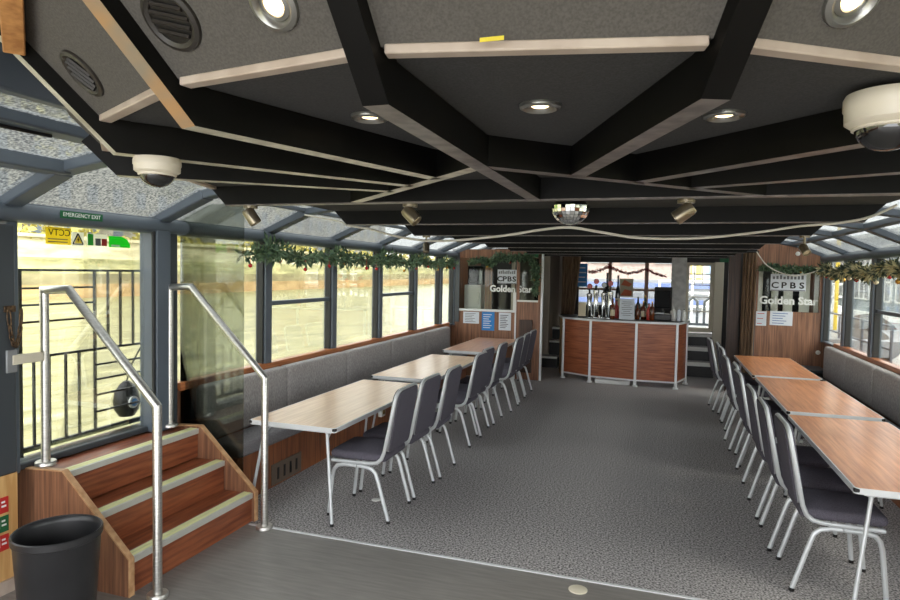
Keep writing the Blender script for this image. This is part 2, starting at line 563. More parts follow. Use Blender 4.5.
# ---------------------------------------------------------------- ceiling
HUB = Vector((-0.484, 2.53, 0))
ZB, ZC = 2.04, 2.125                   # underside of beams, ceiling panel
angs = [90, 54, 36, 18, 0, -22, -44, -66, -90]
def rad(a, r):
    t = math.radians(a)
    return Vector((HUB.x-math.sin(t)*r, HUB.y-math.cos(t)*r, 0))
R0, RISE = 1.50, 0.27
m = MB()
ring0 = [rad(a, R0+0.04)+Vector((0, 0, ZC)) for a in angs]
m.add([HUB+Vector((0, 0, ZC))]+ring0, [(0, i, i+1) for i in range(1, len(ring0))])
xl, xr = HUB.x-R0-0.04, HUB.x+R0+0.04
m.add([(xl, HUB.y, ZC), (xr, HUB.y, ZC), (xr, YE, ZC), (xl, YE, ZC)], [(0, 1, 2, 3)])
e = 0.10
m.add([(xl, HUB.y, ZC), (xl, YE, ZC), (xl-e, YE, ZC+e), (xl-e, HUB.y, ZC+e)], [(0, 1, 2, 3)])
m.add([(xr, HUB.y, ZC), (xr, YE, ZC), (xr+e, YE, ZC+e), (xr+e, HUB.y, ZC+e)], [(0, 1, 2, 3)])
m.bb((xl-e-0.02, HUB.y, ZC+e), (xl-e+0.02, YE, ZT+0.04))
m.bb((xr+e-0.02, HUB.y, ZC+e), (xr+e+0.02, YE, ZT+0.04))
m.bb((xl-e, HUB.y, ZT+0.03), (xr+e, YE, ZT+0.07))
ceil_o = struct(m.build('ceiling', 'ceiling', smooth=False))
m = MB()
def rise_of(i):
    return 0.10 if i < 2 else (0.29 if i == 2 else RISE)
for i in range(len(angs)-1):
    a, b = angs[i], angs[i+1]
    rs_ = rise_of(i)
    p, q = rad(a, R0+0.04), rad(b, R0+0.04)
    rp_ = 0.185 if i == 2 else rs_
    p2, q2 = rad(a, R0+0.04+rp_), rad(b, R0+0.04+rs_)
    z0, z1 = Vector((0, 0, ZC)), Vector((0, 0, ZC+rs_))
    m.add([p+z0, q+z0, q2+z1, p2+Vector((0, 0, ZC+rp_))], [(0, 1, 2, 3)])
struct(m.build('ceiling_slope', 'ceiling_front', smooth=False))
# roof over the after end, above the sloping ceiling
struct(MB().bb((XTL, -1.5, 2.50), (XTR, 2.53, 2.55)).build('ceiling_roof', 'ceiling_front', smooth=False))

def poly_beam(path, w, h, name, mats, strip=(1, 1)):
    """beam following path points (underside), bottoms use their own material"""
    m = MB()
    pts = [Vector(p) for p in path]
    n = len(pts)
    d0 = (pts[1]-pts[0])
    sd = Vector((d0.y, -d0.x, 0)).normalized()*(w/2)
    ups = []
    for i in range(n):
        a = pts[max(0, i-1)]
        b = pts[min(n-1, i+1)]
        ups.append(Vector((0, 0, h)))
    if n == 3:      # keep depth square to the slope at the raised end
        d = (pts[2]-pts[1]).normalized()
        s_ = Vector((d.y, -d.x, 0)).normalized()
        u_ = s_.cross(d)
        if u_.z < 0:
            u_ = -u_
        ups[2] = u_*h
        ups[1] = (Vector((0, 0, 1))+u_).normalized()*h*1.06
    for i in range(n-1):
        p, q = pts[i], pts[i+1]
        vs = [p-sd, p+sd, q+sd, q-sd, p-sd+ups[i], p+sd+ups[i], q+sd+ups[i+1], q-sd+ups[i+1]]
        m.add(vs, [(0, 1, 2, 3)], strip[i])
        m.add(vs, [(4, 7, 6, 5), (0, 4, 5, 1), (1, 5, 6, 2), (2, 6, 7, 3), (3, 7, 4, 0)], 0)
    return struct(m.build(name, mats, smooth=False))
tn = 10
VL, VT, VR = Vector((-1.27, 2.51, ZB)), Vector((-0.482, 1.715, ZB)), Vector((0.36, 2.55, ZB))
def seg_hit(a):
    """where a spoke meets the V of trimmers"""
    d = rad(a, 1)-HUB
    for P, Q in ((VL, VT), (VT, VR)):
        e = Q-P
        den = d.x*e.y-d.y*e.x
        if abs(den) < 1e-9:
            continue
        w = P-HUB
        t = (w.x*e.y-w.y*e.x)/den
        u = (w.x*d.y-w.y*d.x)/den
        if t > 0 and -0.02 <= u <= 1.02:
            return HUB+d*t
    return HUB.copy()
for a in angs[1:-1]:
    start = seg_hit(a) if a != 0 else HUB.copy()
    start.z = ZB
    bend = rad(a, R0)
    bend.z = ZB
    rs_ = 0.10 if a == 54 else RISE
    end = rad(a, R0+rs_)
    end.z = ZB+rs_
    if a == 0:
        start.z = bend.z = ZB-0.002
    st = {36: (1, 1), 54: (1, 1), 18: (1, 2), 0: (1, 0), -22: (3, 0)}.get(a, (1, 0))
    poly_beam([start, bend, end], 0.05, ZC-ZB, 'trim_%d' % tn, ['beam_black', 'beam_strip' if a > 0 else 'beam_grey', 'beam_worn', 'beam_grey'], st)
    tn += 1
for P, Q in ((VL, VT), (VT, VR)):
    poly_beam([P, Q], 0.045, ZC-ZB, 'trim_%d' % tn, ['beam_black', 'beam_strip' if P is VL else 'beam_grey'], (1,))
    tn += 1
# transverse frames
for i, y in enumerate([2.53, 3.74, 4.93, 6.12, 7.32, 8.5, 9.7, 10.9]):
    a, b = xl+0.08, xr-0.08
    m = MB()
    ring = [(a, y-0.022, ZB), (b, y-0.022, ZB), (b+0.16, y-0.022, ZB+0.16), (b+0.16, y-0.022, ZC+0.12), (a-0.16, y-0.022, ZC+0.12), (a-0.16, y-0.022, ZB+0.16)]
    m.prism(ring, (0, 0.044, 0))
    m.bb((a, y-0.023, ZB-0.004), (b, y+0.023, ZB+0.0005), 1)
    struct(m.build('trim_%d' % tn, ['beam_black', 'beam_grey'], smooth=False))
    tn += 1
# ring of cream noggings between the spokes, yellow pine battens along the slope's top edge
for i in range(len(angs)-1):
    p, q = rad(angs[i], R0+0.03), rad(angs[i+1], R0+0.03)
    d = (q-p).normalized()
    p, q = p+d*0.03, q-d*0.03
    m = MB()
    m.bar(p+Vector((0, 0, ZC-0.004)), q+Vector((0, 0, ZC-0.004)), 0.030, 0.017)
    struct(m.build('trim_%d' % tn, 'nogging', bevel=0.003))
    tn += 1
    if i < 2:
        continue
    rs_ = rise_of(i)
    rp_ = 0.185 if i == 2 else rs_
    p, q = rad(angs[i], R0+rp_+0.035), rad(angs[i+1], R0+rs_+0.035)
    p, q = p+d*0.03+Vector((0, 0, rp_-rs_)), q-d*0.03
    m = MB()
    m.bar(p+Vector((0, 0, ZC+rs_-0.045)), q+Vector((0, 0, ZC+rs_-0.03)), 0.045, 0.05)
    struct(m.build('trim_%d' % tn, 'wood_batten', bevel=0.003))
    tn += 1

# ---------------------------------------------------------------- forward bulkheads and end wall
m = MB()
m.bb((XL, YB, 0), (-2.22, YB+0.04, 1.09))
m.bb((-2.22, YB, 0), (-1.80, YB+0.04, 1.28))
m.bb((-2.22, YB, 1.28), (-2.17, YB+0.04, 2.12))
m.bb((-1.86, YB, 1.28), (-1.80, YB+0.04, 2.12))
m.bb((XL, YB, 1.98), (-1.80, YB+0.04, 2.12))
m.bb((-2.84, YB+0.3, 0.0), (-2.72, YB+0.34, 1.98))
wf = struct(m.build('wall_front_river', 'panel_wood', smooth=False))
m = MB()
m.bb((XL, YB-0.02, 1.09), (-2.22, YB+0.06, 1.125))
m.bb((-2.24, YB-0.012, 0.0), (-2.215, YB, 1.30))
m.bb((-2.27, YB-0.015, 1.125), (-2.22, YB+0.03, 1.42), 1)
m.bb((-1.815, YB-0.02, 0), (-1.785, YB+0.05, 2.1))
m.bb((-2.20, YB-0.014, 1.27), (-1.86, YB, 1.30), 1)
struct(m.build('trim_80', ['alu_edge', 'white'], smooth=False))
struct(MB().bb((XL, YB-0.03, 0.90), (-3.19, YB-0.021, 2.06)).build('trim_87', 'frame_dark', smooth=False))
w = struct(MB().bb((XL+0.1, YB+0.016, 1.125), (-2.27, YB+0.022, 1.98)).build('window_80', 'glass', smooth=False))
w2 = struct(MB().bb((-2.17, YB+0.016, 1.30), (-1.86, YB+0.022, 1.98)).build('window_81', 'glass_dark', smooth=False))
m = MB()
x0, x1, wx0, wx1, wz0, wz1 = 1.34, XR, 1.365, 2.16, 1.255, 1.905
m.bb((x0, YB, 0.0), (x1, YB+0.04, wz0))
m.bb((x0, YB, wz0), (wx0, YB+0.04, wz1))
m.bb((wx1, YB, wz0), (x1, YB+0.04, wz1))
m.prism([(x0, YB, wz1), (x1, YB, wz1), (x1, YB, 2.02), (XPR, YB, ZP-0.05), (1.45, YB, 2.26), (x0, YB, 2.2)], (0, 0.04, 0))
struct(m.build('wall_front_quay', 'panel_wood', smooth=False))
struct(MB().bb((wx0, YB+0.016, wz0), (wx1, YB+0.022, wz1)).build('window_82', 'glass', smooth=False))
struct(MB().bb((x0-0.012, YB-0.01, 0), (x0, YB+0.05, 2.1)).build('trim_81', 'frame_dark', smooth=False))
# end wall: left stairwell, bar window, mottled pier, door
m = MB()
m.bb((-1.72, YW, 0), (-1.48, YW+0.06, 2.2))
m.bb((-1.48, YW, 0), (0.2, YW+0.06, 1.14))
m.bb((-1.48, YW, 1.97), (0.2, YW+0.06, 2.2))
m.bb((0.93, YW, 1.99), (2.3, YW+0.06, 2.2))
m.bb((0.2, YW, 1.99), (0.93, YW+0.06, 2.2))
m.bb((1.09, YW, 0), (2.3, YW+0.06, 2.0))
struct(m.build('wall_end', 'dark_wall', smooth=False))
struct(MB().bb((0.2, YW-0.05, 0), (0.46, YW+0.05, 2.1)).build('wall_end_pier', 'marble', smooth=False))
struct(MB().bb((0.93, YW-0.03, 0.0), (1.09, YW+0.06, 2.0)).build('trim_82', 'cream', bevel=0.01))
m = MB()
m.bb((-2.35, 13.2, 0), (-1.72, 13.25, 2.3))
m.bb((-2.32, YB+0.05, 0), (-2.26, 13.2, 2.3))
m.bb((-2.26, 12.02, 0), (-1.98, 12.06, 2.3))
m.bb((-2.03, 12.06, 0), (-1.98, 13.2, 2.3))
m.bb((-1.745, YW, 0), (-1.70, 13.25, 2.3))
struct(m.build('wall_stairwell', 'grey_wall', smooth=False))
m = MB()
m.bb((XL, 12.0, 0.0), (-2.1, 12.05, 2.2))
struct(m.build('wall_cabin', 'dark_wall', smooth=False))
struct(MB().bb((1.36, 11.6, 0.0), (2.2, 11.65, 2.2)).build('wall_cabin_quay', 'black', smooth=False))
m = MB()
for x, w_ in ((1.37, 0.07), (1.56, 0.09), (1.72, 0.12), (1.93, 0.13), (2.12, 0.05)):
    m.bb((x, 10.32, 1.0), (x+w_, 10.35, 1.95))
struct(m.build('trim_83', 'white', smooth=False))
# bar window glazing and its pine mullions
m = MB()
m.bb((-1.48, YW-0.01, 1.12), (0.2, YW+0.05, 1.16))
m.bb((-0.93, YW, 1.16), (-0.87, YW+0.05, 1.97), 1)
m.bb((-0.27, YW, 1.16), (-0.20, YW+0.05, 1.97), 1)
m.bb((-1.48, YW+0.01, 1.44), (0.2, YW+0.04, 1.48), 1)
w = struct(m.build('window_83', ['frame_dark', 'panel_wood'], smooth=False))
MB().bb((-1.48, YW+0.052, 1.16), (0.2, YW+0.056, 1.97)).build('pane', 'glass', w, smooth=False)
# boarding door at the end of the room
m = MB()
X0, X1 = 0.46, 0.93
m.bb((X0, 12.44, 0.72), (X0+0.05, 12.49, 1.99))
m.bb((X1-0.06, 12.44, 0.72), (X1, 12.49, 1.99))
m.bb((X0+0.05, 12.44, 0.72), (X1-0.06, 12.49, 0.80))
m.bb((X0+0.05, 12.44, 1.93), (X1-0.06, 12.49, 1.99))
for z in (1.10, 1.36, 1.58, 1.78):
    m.bb((X0+0.05, 12.45, z-0.008), (X1-0.06, 12.48, z+0.008))
for x in (0.60, 0.74):
    m.bb((x-0.006, 12.45, 1.58), (x+0.006, 12.48, 1.93))
d = struct(m.build('door_2', 'cream', smooth=False))
MB().bb((X0+0.05, 12.464, 0.8), (X1-0.06, 12.468, 1.93)).build('pane', 'glass', d, smooth=False)

# stairs up from the saloon floor at both sides of the bar
def stair(name, label, xa, xb, ysz, nose):
    t = thing(name, label, 'steps', ((xa+xb)/2, ysz[0][0], 0))
    w_ = (xb-xa)/2
    for i, (y, z) in enumerate(ysz):
        y1 = ysz[i+1][0] if i+1 < len(ysz) else y+(0.5 if len(ysz) > 1 else 0.31)
        MB().bb((-w_, y-ysz[0][0], 0), (w_, y1-ysz[0][0]-0.001, z-0.02)).build('riser', 'black', t, smooth=False)
        mm = MB().bb((-w_, y-ysz[0][0]-0.012, z-0.02), (w_, y1-ysz[0][0]-0.001, z))
        mm.bb((-w_, y-ysz[0][0]-0.016, z-nose), (w_, y-ysz[0][0]+0.03, z+0.003), 1)
        mm.build('tread', ['carpet', 'white'], t, smooth=False)
    return t
stair('dark_stairs', 'black carpeted stairs with pale nosings between the wood bulkhead and the bar', -1.965, -1.755, [(12.07, 0.46), (12.40, 0.69)], 0.03)
stair('wide_step', 'wide black carpeted step with a pale nosing at the foot of the dark stairs', -2.25, -1.755, [(11.70, 0.20)], 0.03)
stair('door_stairs', 'grey stairs with pale nosings leading up to the glazed white door', 0.47, 0.92, [(11.70, 0.25), (12.0, 0.48), (12.33, 0.70)], 0.06)

# ---------------------------------------------------------------- entrance: door opening, gate, steps, handrails, glass screen
m = MB()
m.bb((XL-0.06, 3.47, 0.60), (XL+0.09, 3.60, ZH))
m.bb((XL-0.06, 2.47, 0.60), (XL+0.04, 2.53, ZH))
m.bb((XL-0.12, 2.47, 0.602), (XL+0.01, 3.6, 0.64), 1)
d = struct(m.build('door_1', ['frame_grey', 'frame_dark'], bevel=0.008))
MB().bb((XL-0.03, 2.53, 0.64), (XL-0.024, 3.47, ZH)).build('pane', 'glass', d, smooth=False)
MB().tube([(XL+0.07, 3.46, z) for z in (0.64, 1.4, 2.0)], 0.012, 8).build('gasket', 'gasket', d)
# sloping grey post head over the screen
struct(MB().bb((XL-0.03, 3.6, 0.0), (XL+0.06, 3.70, ZH)).build('trim_84', 'frame_dark', bevel=0.006))

g = thing('boarding_gate', 'black metal boarding gate of bars set in four squares behind the door glass', 'gate', (XL-0.10, 2.53, 0.60))
def gp(y, z):
    return (0, y, z)
m = MB()
m.bar(gp(0.098, 0.04), gp(0.098, 1.11), 0.03, 0.03, 0, (1, 0, 0))
m.bar(gp(1.07, 0.06), gp(1.07, 1.11), 0.02, 0.02, 0, (1, 0, 0))
m.bar(gp(0.098, 1.11), gp(1.07, 1.11), 0.018, 0.014)
m.bar(gp(0.098, 0.075), gp(1.07, 0.075), 0.02, 0.03)
m.bar(gp(0.098, 0.605), gp(1.07, 0.605), 0.016, 0.014)
m.bar(gp(0.613, 0.075), gp(0.613, 1.11), 0.015, 0.015, 0, (1, 0, 0))
m.build('gate_frame', 'gate', g, smooth=False)
for z in (0.81, 0.908, 1.005):
    MB().bar(gp(0.11, z), gp(0.613, z), 0.012, 0.012).build('bar', 'gate', g, smooth=False)
for y in (0.716, 0.817, 0.924):
    MB().bar(gp(y, 0.605), gp(y, 1.11), 0.013, 0.013, 0, (1, 0, 0)).build('bar', 'gate', g, smooth=False)
for y in (0.191, 0.289, 0.40, 0.495):
    MB().bar(gp(y, 0.075), gp(y, 0.605), 0.013, 0.013, 0, (1, 0, 0)).build('bar', 'gate', g, smooth=False)
for z in (0.198, 0.307, 0.408, 0.503):
    MB().bar(gp(0.613, z), gp(1.07, z), 0.012, 0.012).build('bar', 'gate', g, smooth=False)

# chain hooked on the door jamb and the pale latch plate below
c = thing('door_chain', 'rusty chain hanging in a loop from the grey door jamb', 'chain', (-3.222, 2.42, 1.50))
pts = []
for k in range(13):
    t = k/12.0
    pts.append(Vector((0.0, 0.0+0.07*t, 0.0-0.19*math.sin(PI*t)**0.6)))
for k in range(12):
    a, b = pts[k], pts[k+1]
    d_ = (b-a).normalized()
    s_ = Vector((1, 0, 0)) if k % 2 else d_.cross(Vector((1, 0, 0)))
    mid = (a+b)/2
    lp = []
    for q in range(12):
        an = 2*PI*q/12
        lp.append(mid+d_*math.cos(an)*((b-a).length*0.5+0.006)+s_*math.sin(an)*0.010)
    MB().tube(lp, 0.0042, 6, closed=True).build('link', 'rust', c)
MB().bb((-0.0125, -0.02, -0.01), (-0.004, 0.045, 0.025)).build('hook_plate', 'rust', c, bevel=0.006)
c = thing('door_latch', 'pale metal latch bar fixed across the grey door jamb below the chain', 'latch', (XL+0.098, 2.47, 1.24))
MB().bb((-0.01, -0.06, -0.07), (0.006, 0.0, 0.05)).build('back_plate', 'steel_plate', c, bevel=0.005)
MB().bb((-0.012, -0.03, -0.03), (0.012, 0.145, 0.022)).build('latch_bar', 'cream', c, bevel=0.004)

# black fender outside the gate
f = thing('boat_fender', 'black rubber fender with a round blue and white badge outside the gate', 'fender', (-3.60, 3.565, 0.78))
MB().lathe([(r_*0.72, z_) for r_, z_ in [(0.0, -0.12), (0.07, -0.11), (0.115, -0.06), (0.125, 0.0), (0.11, 0.07), (0.06, 0.12), (0.03, 0.14), (0.0, 0.14)]], (0, 0, 0), 20).build('fender_body', 'black', f)
mm = MB().lathe([(0.0, 0.0), (0.042, 0.0), (0.042, 0.01), (0.0, 0.012)], (0.082, -0.025, 0.0), 20, 0, Matrix.Rotation(PI/2, 3, 'Y'))
mm.lathe([(0.0, 0.013), (0.028, 0.013), (0.028, 0.015), (0.0, 0.016)], (0.082, -0.025, 0.0), 20, 1, Matrix.Rotation(PI/2, 3, 'Y'))
mm.build('badge', ['white', 'paper_blue'], f)
tag(MB().tube([(-3.60, 3.565, 0.92), (-3.55, 3.565, 1.05), (-3.452, 3.565, 1.2035)], 0.006, 6).build('fender_rope', 'black'), 'black rope holding the round fender to the gate', 'rope')

struct(MB().bb((XL-0.12, 2.47, -0.4), (XL-0.06, 3.72, 0.60)).build('wall_left_door', 'frame_dark', smooth=False))
# boarding steps
Y0, Y1 = 2.58, 3.70
t = thing('boarding_steps', 'red-brown boarding steps with lime edged treads below the emergency exit', 'steps', (-2.96, (Y0+Y1)/2, 0))
prof = [(XL-0.055, 0), (XL-0.055, 0.60), (-3.05, 0.62), (-2.595, 0.20), (-2.595, 0)]
hy = (Y1-Y0)/2
for sg in (-1, 1):
    yy = -hy if sg < 0 else hy-0.03
    mm = MB().prism([(x+2.96, yy, z) for x, z in prof], (0, 0.03, 0))
    sp = mm.build('side_panel', 'panel_wood', t, smooth=False)
    e_ = MB()
    pr = prof[1:]
    for i in range(3):
        a, b = pr[i], pr[i+1]
        e_.bar((a[0]+2.96, yy+0.015, a[1]+0.003), (b[0]+2.96, yy+0.015, b[1]+0.003), 0.036, 0.008, 0, (0.3, 0, 1) if i < 2 else (1, 0, 0))
    e_.build('edge_strip', 'edge_wood', sp, smooth=False)
for k, (xe, xb_, z) in enumerate(((-2.62, -2.85, 0.195), (-2.85, -3.07, 0.395), (-3.07, XL+0.02, 0.60))):
    MB().bb((xe+2.96-0.02, -hy+0.03, 0.0 if k == 0 else z-0.2), (xe+2.96, hy-0.03, z-0.03)).build('riser', 'step_wood', t, smooth=False)
    MB().bb((xb_+2.96-0.02, -hy+0.031, z-0.03), (xe+2.96-0.012, hy-0.031, z-0.002)).build('tread', 'step_wood', t, smooth=False)
    mm = MB().bb((xe+2.96-0.066, -hy+0.032, z-0.004), (xe+2.96+0.008, hy-0.032, z+0.004))
    mm.bb((xe+2.96-0.002, -hy+0.032, z-0.030), (xe+2.96+0.010, hy-0.032, z+0.003))
    mm.bb((xe+2.96-0.058, -hy+0.032, z+0.004), (xe+2.96-0.036, hy-0.032, z+0.006), 1)
    mm.bb((xe+2.96-0.030, -hy+0.032, z+0.004), (xe+2.96-0.006, hy-0.032, z+0.006), 1)
    mm.build('nosing', ['nosing', 'nosing_lime'], t, smooth=False)

def handrail(y, label):
    h_ = thing('handrail', label, 'handrail', (-2.47, y, 0), 0, 'steel handrails of the boarding steps')
    MB().tube([(-0.78, 0, 0.622), (-0.78, 0, 1.60), (-0.60, 0, 1.61), (0.0, 0, 1.015), (0.0, 0, 0.005)], 0.0235, 16).build('rail', 'steel', h_, angle=30)
    MB().lathe([(0.0, 0.0), (0.055, 0.0), (0.055, 0.016), (0.05, 0.022), (0.026, 0.022), (0.026, 0.03), (0, 0.03)], (0, 0, 0), 24).build('floor_flange', 'steel', h_)
    MB().lathe([(0.0, 0.0), (0.055, 0.0), (0.055, 0.016), (0.05, 0.022), (0.026, 0.022), (0.026, 0.03), (0, 0.03)], (-0.78, 0, 0.619), 24).build('step_flange', 'steel', h_)
handrail(2.645, 'steel handrail on the waste bin side of the boarding steps')
handrail(3.60, 'steel handrail on the glass screen side of the boarding steps')

s = thing('glass_screen', 'smoked glass screen standing between the boarding steps and the bench', 'glass screen', (-3.04, 3.77, 0))
MB().bb((-0.265, -0.005, 0.02), (0.275, 0.005, 2.19)).build('glass_pane', 'glass_dark', s, smooth=False)
MB().bb((-0.27, -0.012, 0.0), (0.275, 0.012, 0.022)).build('bottom_channel', 'frame_dark', s, smooth=False)

# waste bin
b = thing('waste_bin', 'round black plastic waste bin in front of the boarding steps', 'bin', (-2.64, 2.205, 0), 0)
bs_ = 0.87
MB().lathe([(r_*bs_, z_) for r_, z_ in [(0.0, 0.0), (0.165, 0.0), (0.172, 0.01), (0.207, 0.472), (0.212, 0.479), (0.214, 0.497), (0.210, 0.503), (0.204, 0.499), (0.198, 0.477), (0.163, 0.02), (0.0, 0.015)]], (0, 0, 0), 48).build('bin_body', 'bin_black', b)
MB().lathe([(r_*bs_, z_) for r_, z_ in [(0.2085, 0.469), (0.2165, 0.475), (0.2175, 0.503), (0.2125, 0.508), (0.2070, 0.505), (0.2065, 0.477), (0.2085, 0.469)]], (0, 0, 0), 48).build('rim', 'bin_black', b)

# signs round the entrance
def sign_plate(name, label, cat, loc, right, upv, w_, h_, mname, thick=0.004):
    t_ = thing(name, label, cat, (0, 0, 0))
    t_.matrix_world = plane_matrix(loc, right, upv)
    MB().bb((-w_/2, -h_/2, 0), (w_/2, h_/2, thick)).build('plate', mname, t_, smooth=False)
    return t_
def put_text(t_, txt, size, x, y, mname, bold=0.0, z=0.0045, mirror=False, name='lettering', sx=1.0):
    me = text_mesh(txt, size, bold)
    S = Matrix.Diagonal((-sx if mirror else sx, 1, 1, 1))
    return MB().mesh(me, Matrix.Translation((x, y, z)) @ S).build(name, mname, t_, smooth=False)
s = sign_plate('exit_sign', 'green sign with white emergency exit lettering on the rail over the boarding door', 'sign', (XL+0.105, 2.87, 2.03), (0, 1, 0), (0.05, 0, 1), 0.285, 0.042, 'green_sign')
put_text(s, 'EMERGENCY EXIT', 0.033, 0, 0, 'white_ink', 0.0, sx=0.96)
XD = XL-0.031
s = sign_plate('cctv_sticker', 'yellow sticker with reversed lettering at the top of the door glass', 'sticker', (XD, 2.83, 1.912), (0, 1, 0), (0, 0, 1), 0.165, 0.10, 'yellow_film', 0.002)
put_text(s, 'CCTV', 0.055, 0, 0.018, 'black_ink', 0.0, 0.010, True)
mm = MB()
for k in range(2):
    mm.bb((-0.07, -0.022-k*0.016, 0.0025), (0.06, -0.016-k*0.016, 0.0032))
mm.build('small_print', 'ink_grey', s, smooth=False)
s = sign_plate('warning_sticker', 'white sticker with a yellow warning triangle beside the yellow sticker on the door glass', 'sticker', (XD, 2.96, 1.90), (0, 1, 0), (0, 0, 1), 0.085, 0.085, 'white_film', 0.002)
mm = MB()
tri = [(-0.036, -0.03, 0.0035), (0.036, -0.03, 0.0035), (0, 0.034, 0.0035)]
for k in range(3):
    mm.bar(tri[k], tri[(k+1) % 3], 0.007, 0.002)
mm.build('border', 'black_ink', s, smooth=False)
MB().prism([(-0.026, -0.024, 0.0042), (0.026, -0.024, 0.0042), (0, 0.022, 0.0042)], (0, 0, 0.001)).build('triangle', 'yellow_film', s, smooth=False)
MB().prism([(0.004, 0.012, 0.0055), (-0.008, -0.006, 0.0055), (0.0, -0.005, 0.0055), (-0.003, -0.02, 0.0055), (0.009, 0.0, 0.0055), (0.001, -0.001, 0.0055)], (0, 0, 0.0008)).build('bolt_symbol', 'black_ink', s, smooth=False)
s = sign_plate('safety_sticker', 'sticker of green, grey and red marks on the door glass', 'sticker', (XD, 3.10, 1.902), (0, 1, 0), (0, 0, 1), 0.15, 0.075, 'white_film', 0.002)
for x, n_, h_ in ((-0.05, 'green_bright', 0.07), (0.005, 'ink_grey', 0.045), (0.052, 'red_sign', 0.045)):
    MB().bb((x-0.02, -0.035, 0.0025), (x+0.02, -0.035+h_, 0.0035)).build('mark', n_, s, smooth=False)
s = thing('green_sticker', 'bright green rounded sticker at the end of the sticker row on the door glass', 'sticker', (0, 0, 0))
s.matrix_world = plane_matrix((XD, 3.275, 1.897), (0, 1, 0), (0, 0, 1))
rg = [(-0.085, -0.035, 0), (0.085, -0.035, 0), (0.085, -0.01, 0), (0.06, 0.02, 0), (0.02, 0.036, 0), (-0.085, 0.036, 0)]
MB().prism(rg, (0, 0, 0.002)).build('plate', 'green_film', s, smooth=False)
MB().bb((-0.07, -0.03, 0.0022), (0.0, -0.018, 0.0032)).build('small_print', 'white_ink', s, smooth=False)
for k, (z, n_, lb) in enumerate(((0.475, 'red_sign', 'red safety sticker at the top of three on the plywood wall'), (0.375, 'green_sign', 'green safety sticker between two red ones on the plywood wall'), (0.275, 'red_sign', 'red safety sticker at the bottom of three on the plywood wall'))):
    s = sign_plate('wall_sticker', lb, 'sticker', (-3.2395, 2.375, z), (0, 1, 0), (0, 0, 1), 0.085, 0.085, n_, 0.002)
    mm = MB()
    mm.bb((-0.02, -0.02, 0.0022), (-0.006, 0.03, 0.003))
    mm.bb((0.004, -0.01, 0.0022), (0.03, 0.0, 0.003))
    mm.bb((0.004, 0.012, 0.0022), (0.024, 0.022, 0.003))
    mm.build('symbol', 'white_ink', s, smooth=False)

# ---------------------------------------------------------------- banquette benches
def bench(name, label, sgn, Xf, Xb, y0, y1, seams, ztop, cat='bench'):
    """sgn -1: back towards -x. Xf front of the base, Xb wall side"""
    t_ = thing(name, label, cat, ((Xf+Xb)/2, (y0+y1)/2, 0))
    ox, oy = (Xf+Xb)/2, (y0+y1)/2
    a, b_ = sorted((Xf, Xb))
    MB().bb((a-ox, y0-oy, 0), (b_-ox, y1-oy, 0.35)).build('base', 'bench_wood', t_, smooth=False)
    ed = [y0]+seams+[y1]
    n_ = len(ed)-1
    for k in range(0, n_):
        c0, c1 = ed[k], ed[k+1]
        sc_x = (Xf+Xb)/2 - sgn*(-0.0)
        fr = Xf-sgn*0.03
        bk = Xb-sgn*0.13
        MB().cushion(((fr+bk)/2-ox, (c0+c1)/2-oy, 0.403), (abs(fr-bk), c1-c0-0.006, 0.105), 0.028, 0, None, 0.008).build('seat_cushion', 'bench_seat', t_)
        R = Matrix.Rotation(-sgn*PI/2, 3, 'Y')
        hgt = ztop-0.44
        MB().cushion((Xb-sgn*0.065-ox, (c0+c1)/2-oy, 0.44+hgt/2), (hgt, c1-c0-0.004, 0.115), 0.03, 0, R, 0.01).build('back_cushion', 'bench_fabric', t_)
    return t_
bl = bench('window_bench', 'grey upholstered bench under the windows over the river', -1, -2.88, -3.27, 3.86, 9.62, [4.95, 6.1, 7.28, 8.5], 0.865)
br = bench('window_bench', 'grey upholstered bench under the quayside windows with timber and boats outside', 1, 1.80, 2.19, 2.4, 9.42, [3.3, 4.35, 5.4, 6.4, 7.4, 8.4], 0.86)
struct(MB().bb((XL-0.01, 3.72, 0.845), (-3.262, 9.9, 0.905)).build('trim_85', 'sill_wood', bevel=0.006))
struct(MB().bb((2.185, -1.5, 0.845), (XR+0.01, 9.45, 0.90)).build('trim_86', 'sill_wood', bevel=0.006))
struct(MB().bb((XL, 3.83, 0.02), (XL+0.055, 9.95, 0.845)).build('wall_left_lining', 'bench_wood', smooth=False))
struct(MB().bb((2.195, -1.5, 0.02), (XR, 9.3, 0.845)).build('wall_right_lining', 'bench_wood', smooth=False))
v = thing('floor_vent', 'pale slotted vent plate on the river bench base under the table by the steps', 'vent', (-2.878, 4.50, 0.10))
MB().bb((0, -0.22, -0.085), (0.008, 0.22, 0.085)).build('plate', 'vent_grey', v, bevel=0.003)
for y in (-0.13, -0.04, 0.05, 0.14):
    MB().bb((0.0081, y-0.012, -0.05), (0.011, y+0.012, 0.045)).build('slot', 'black', v, smooth=False)

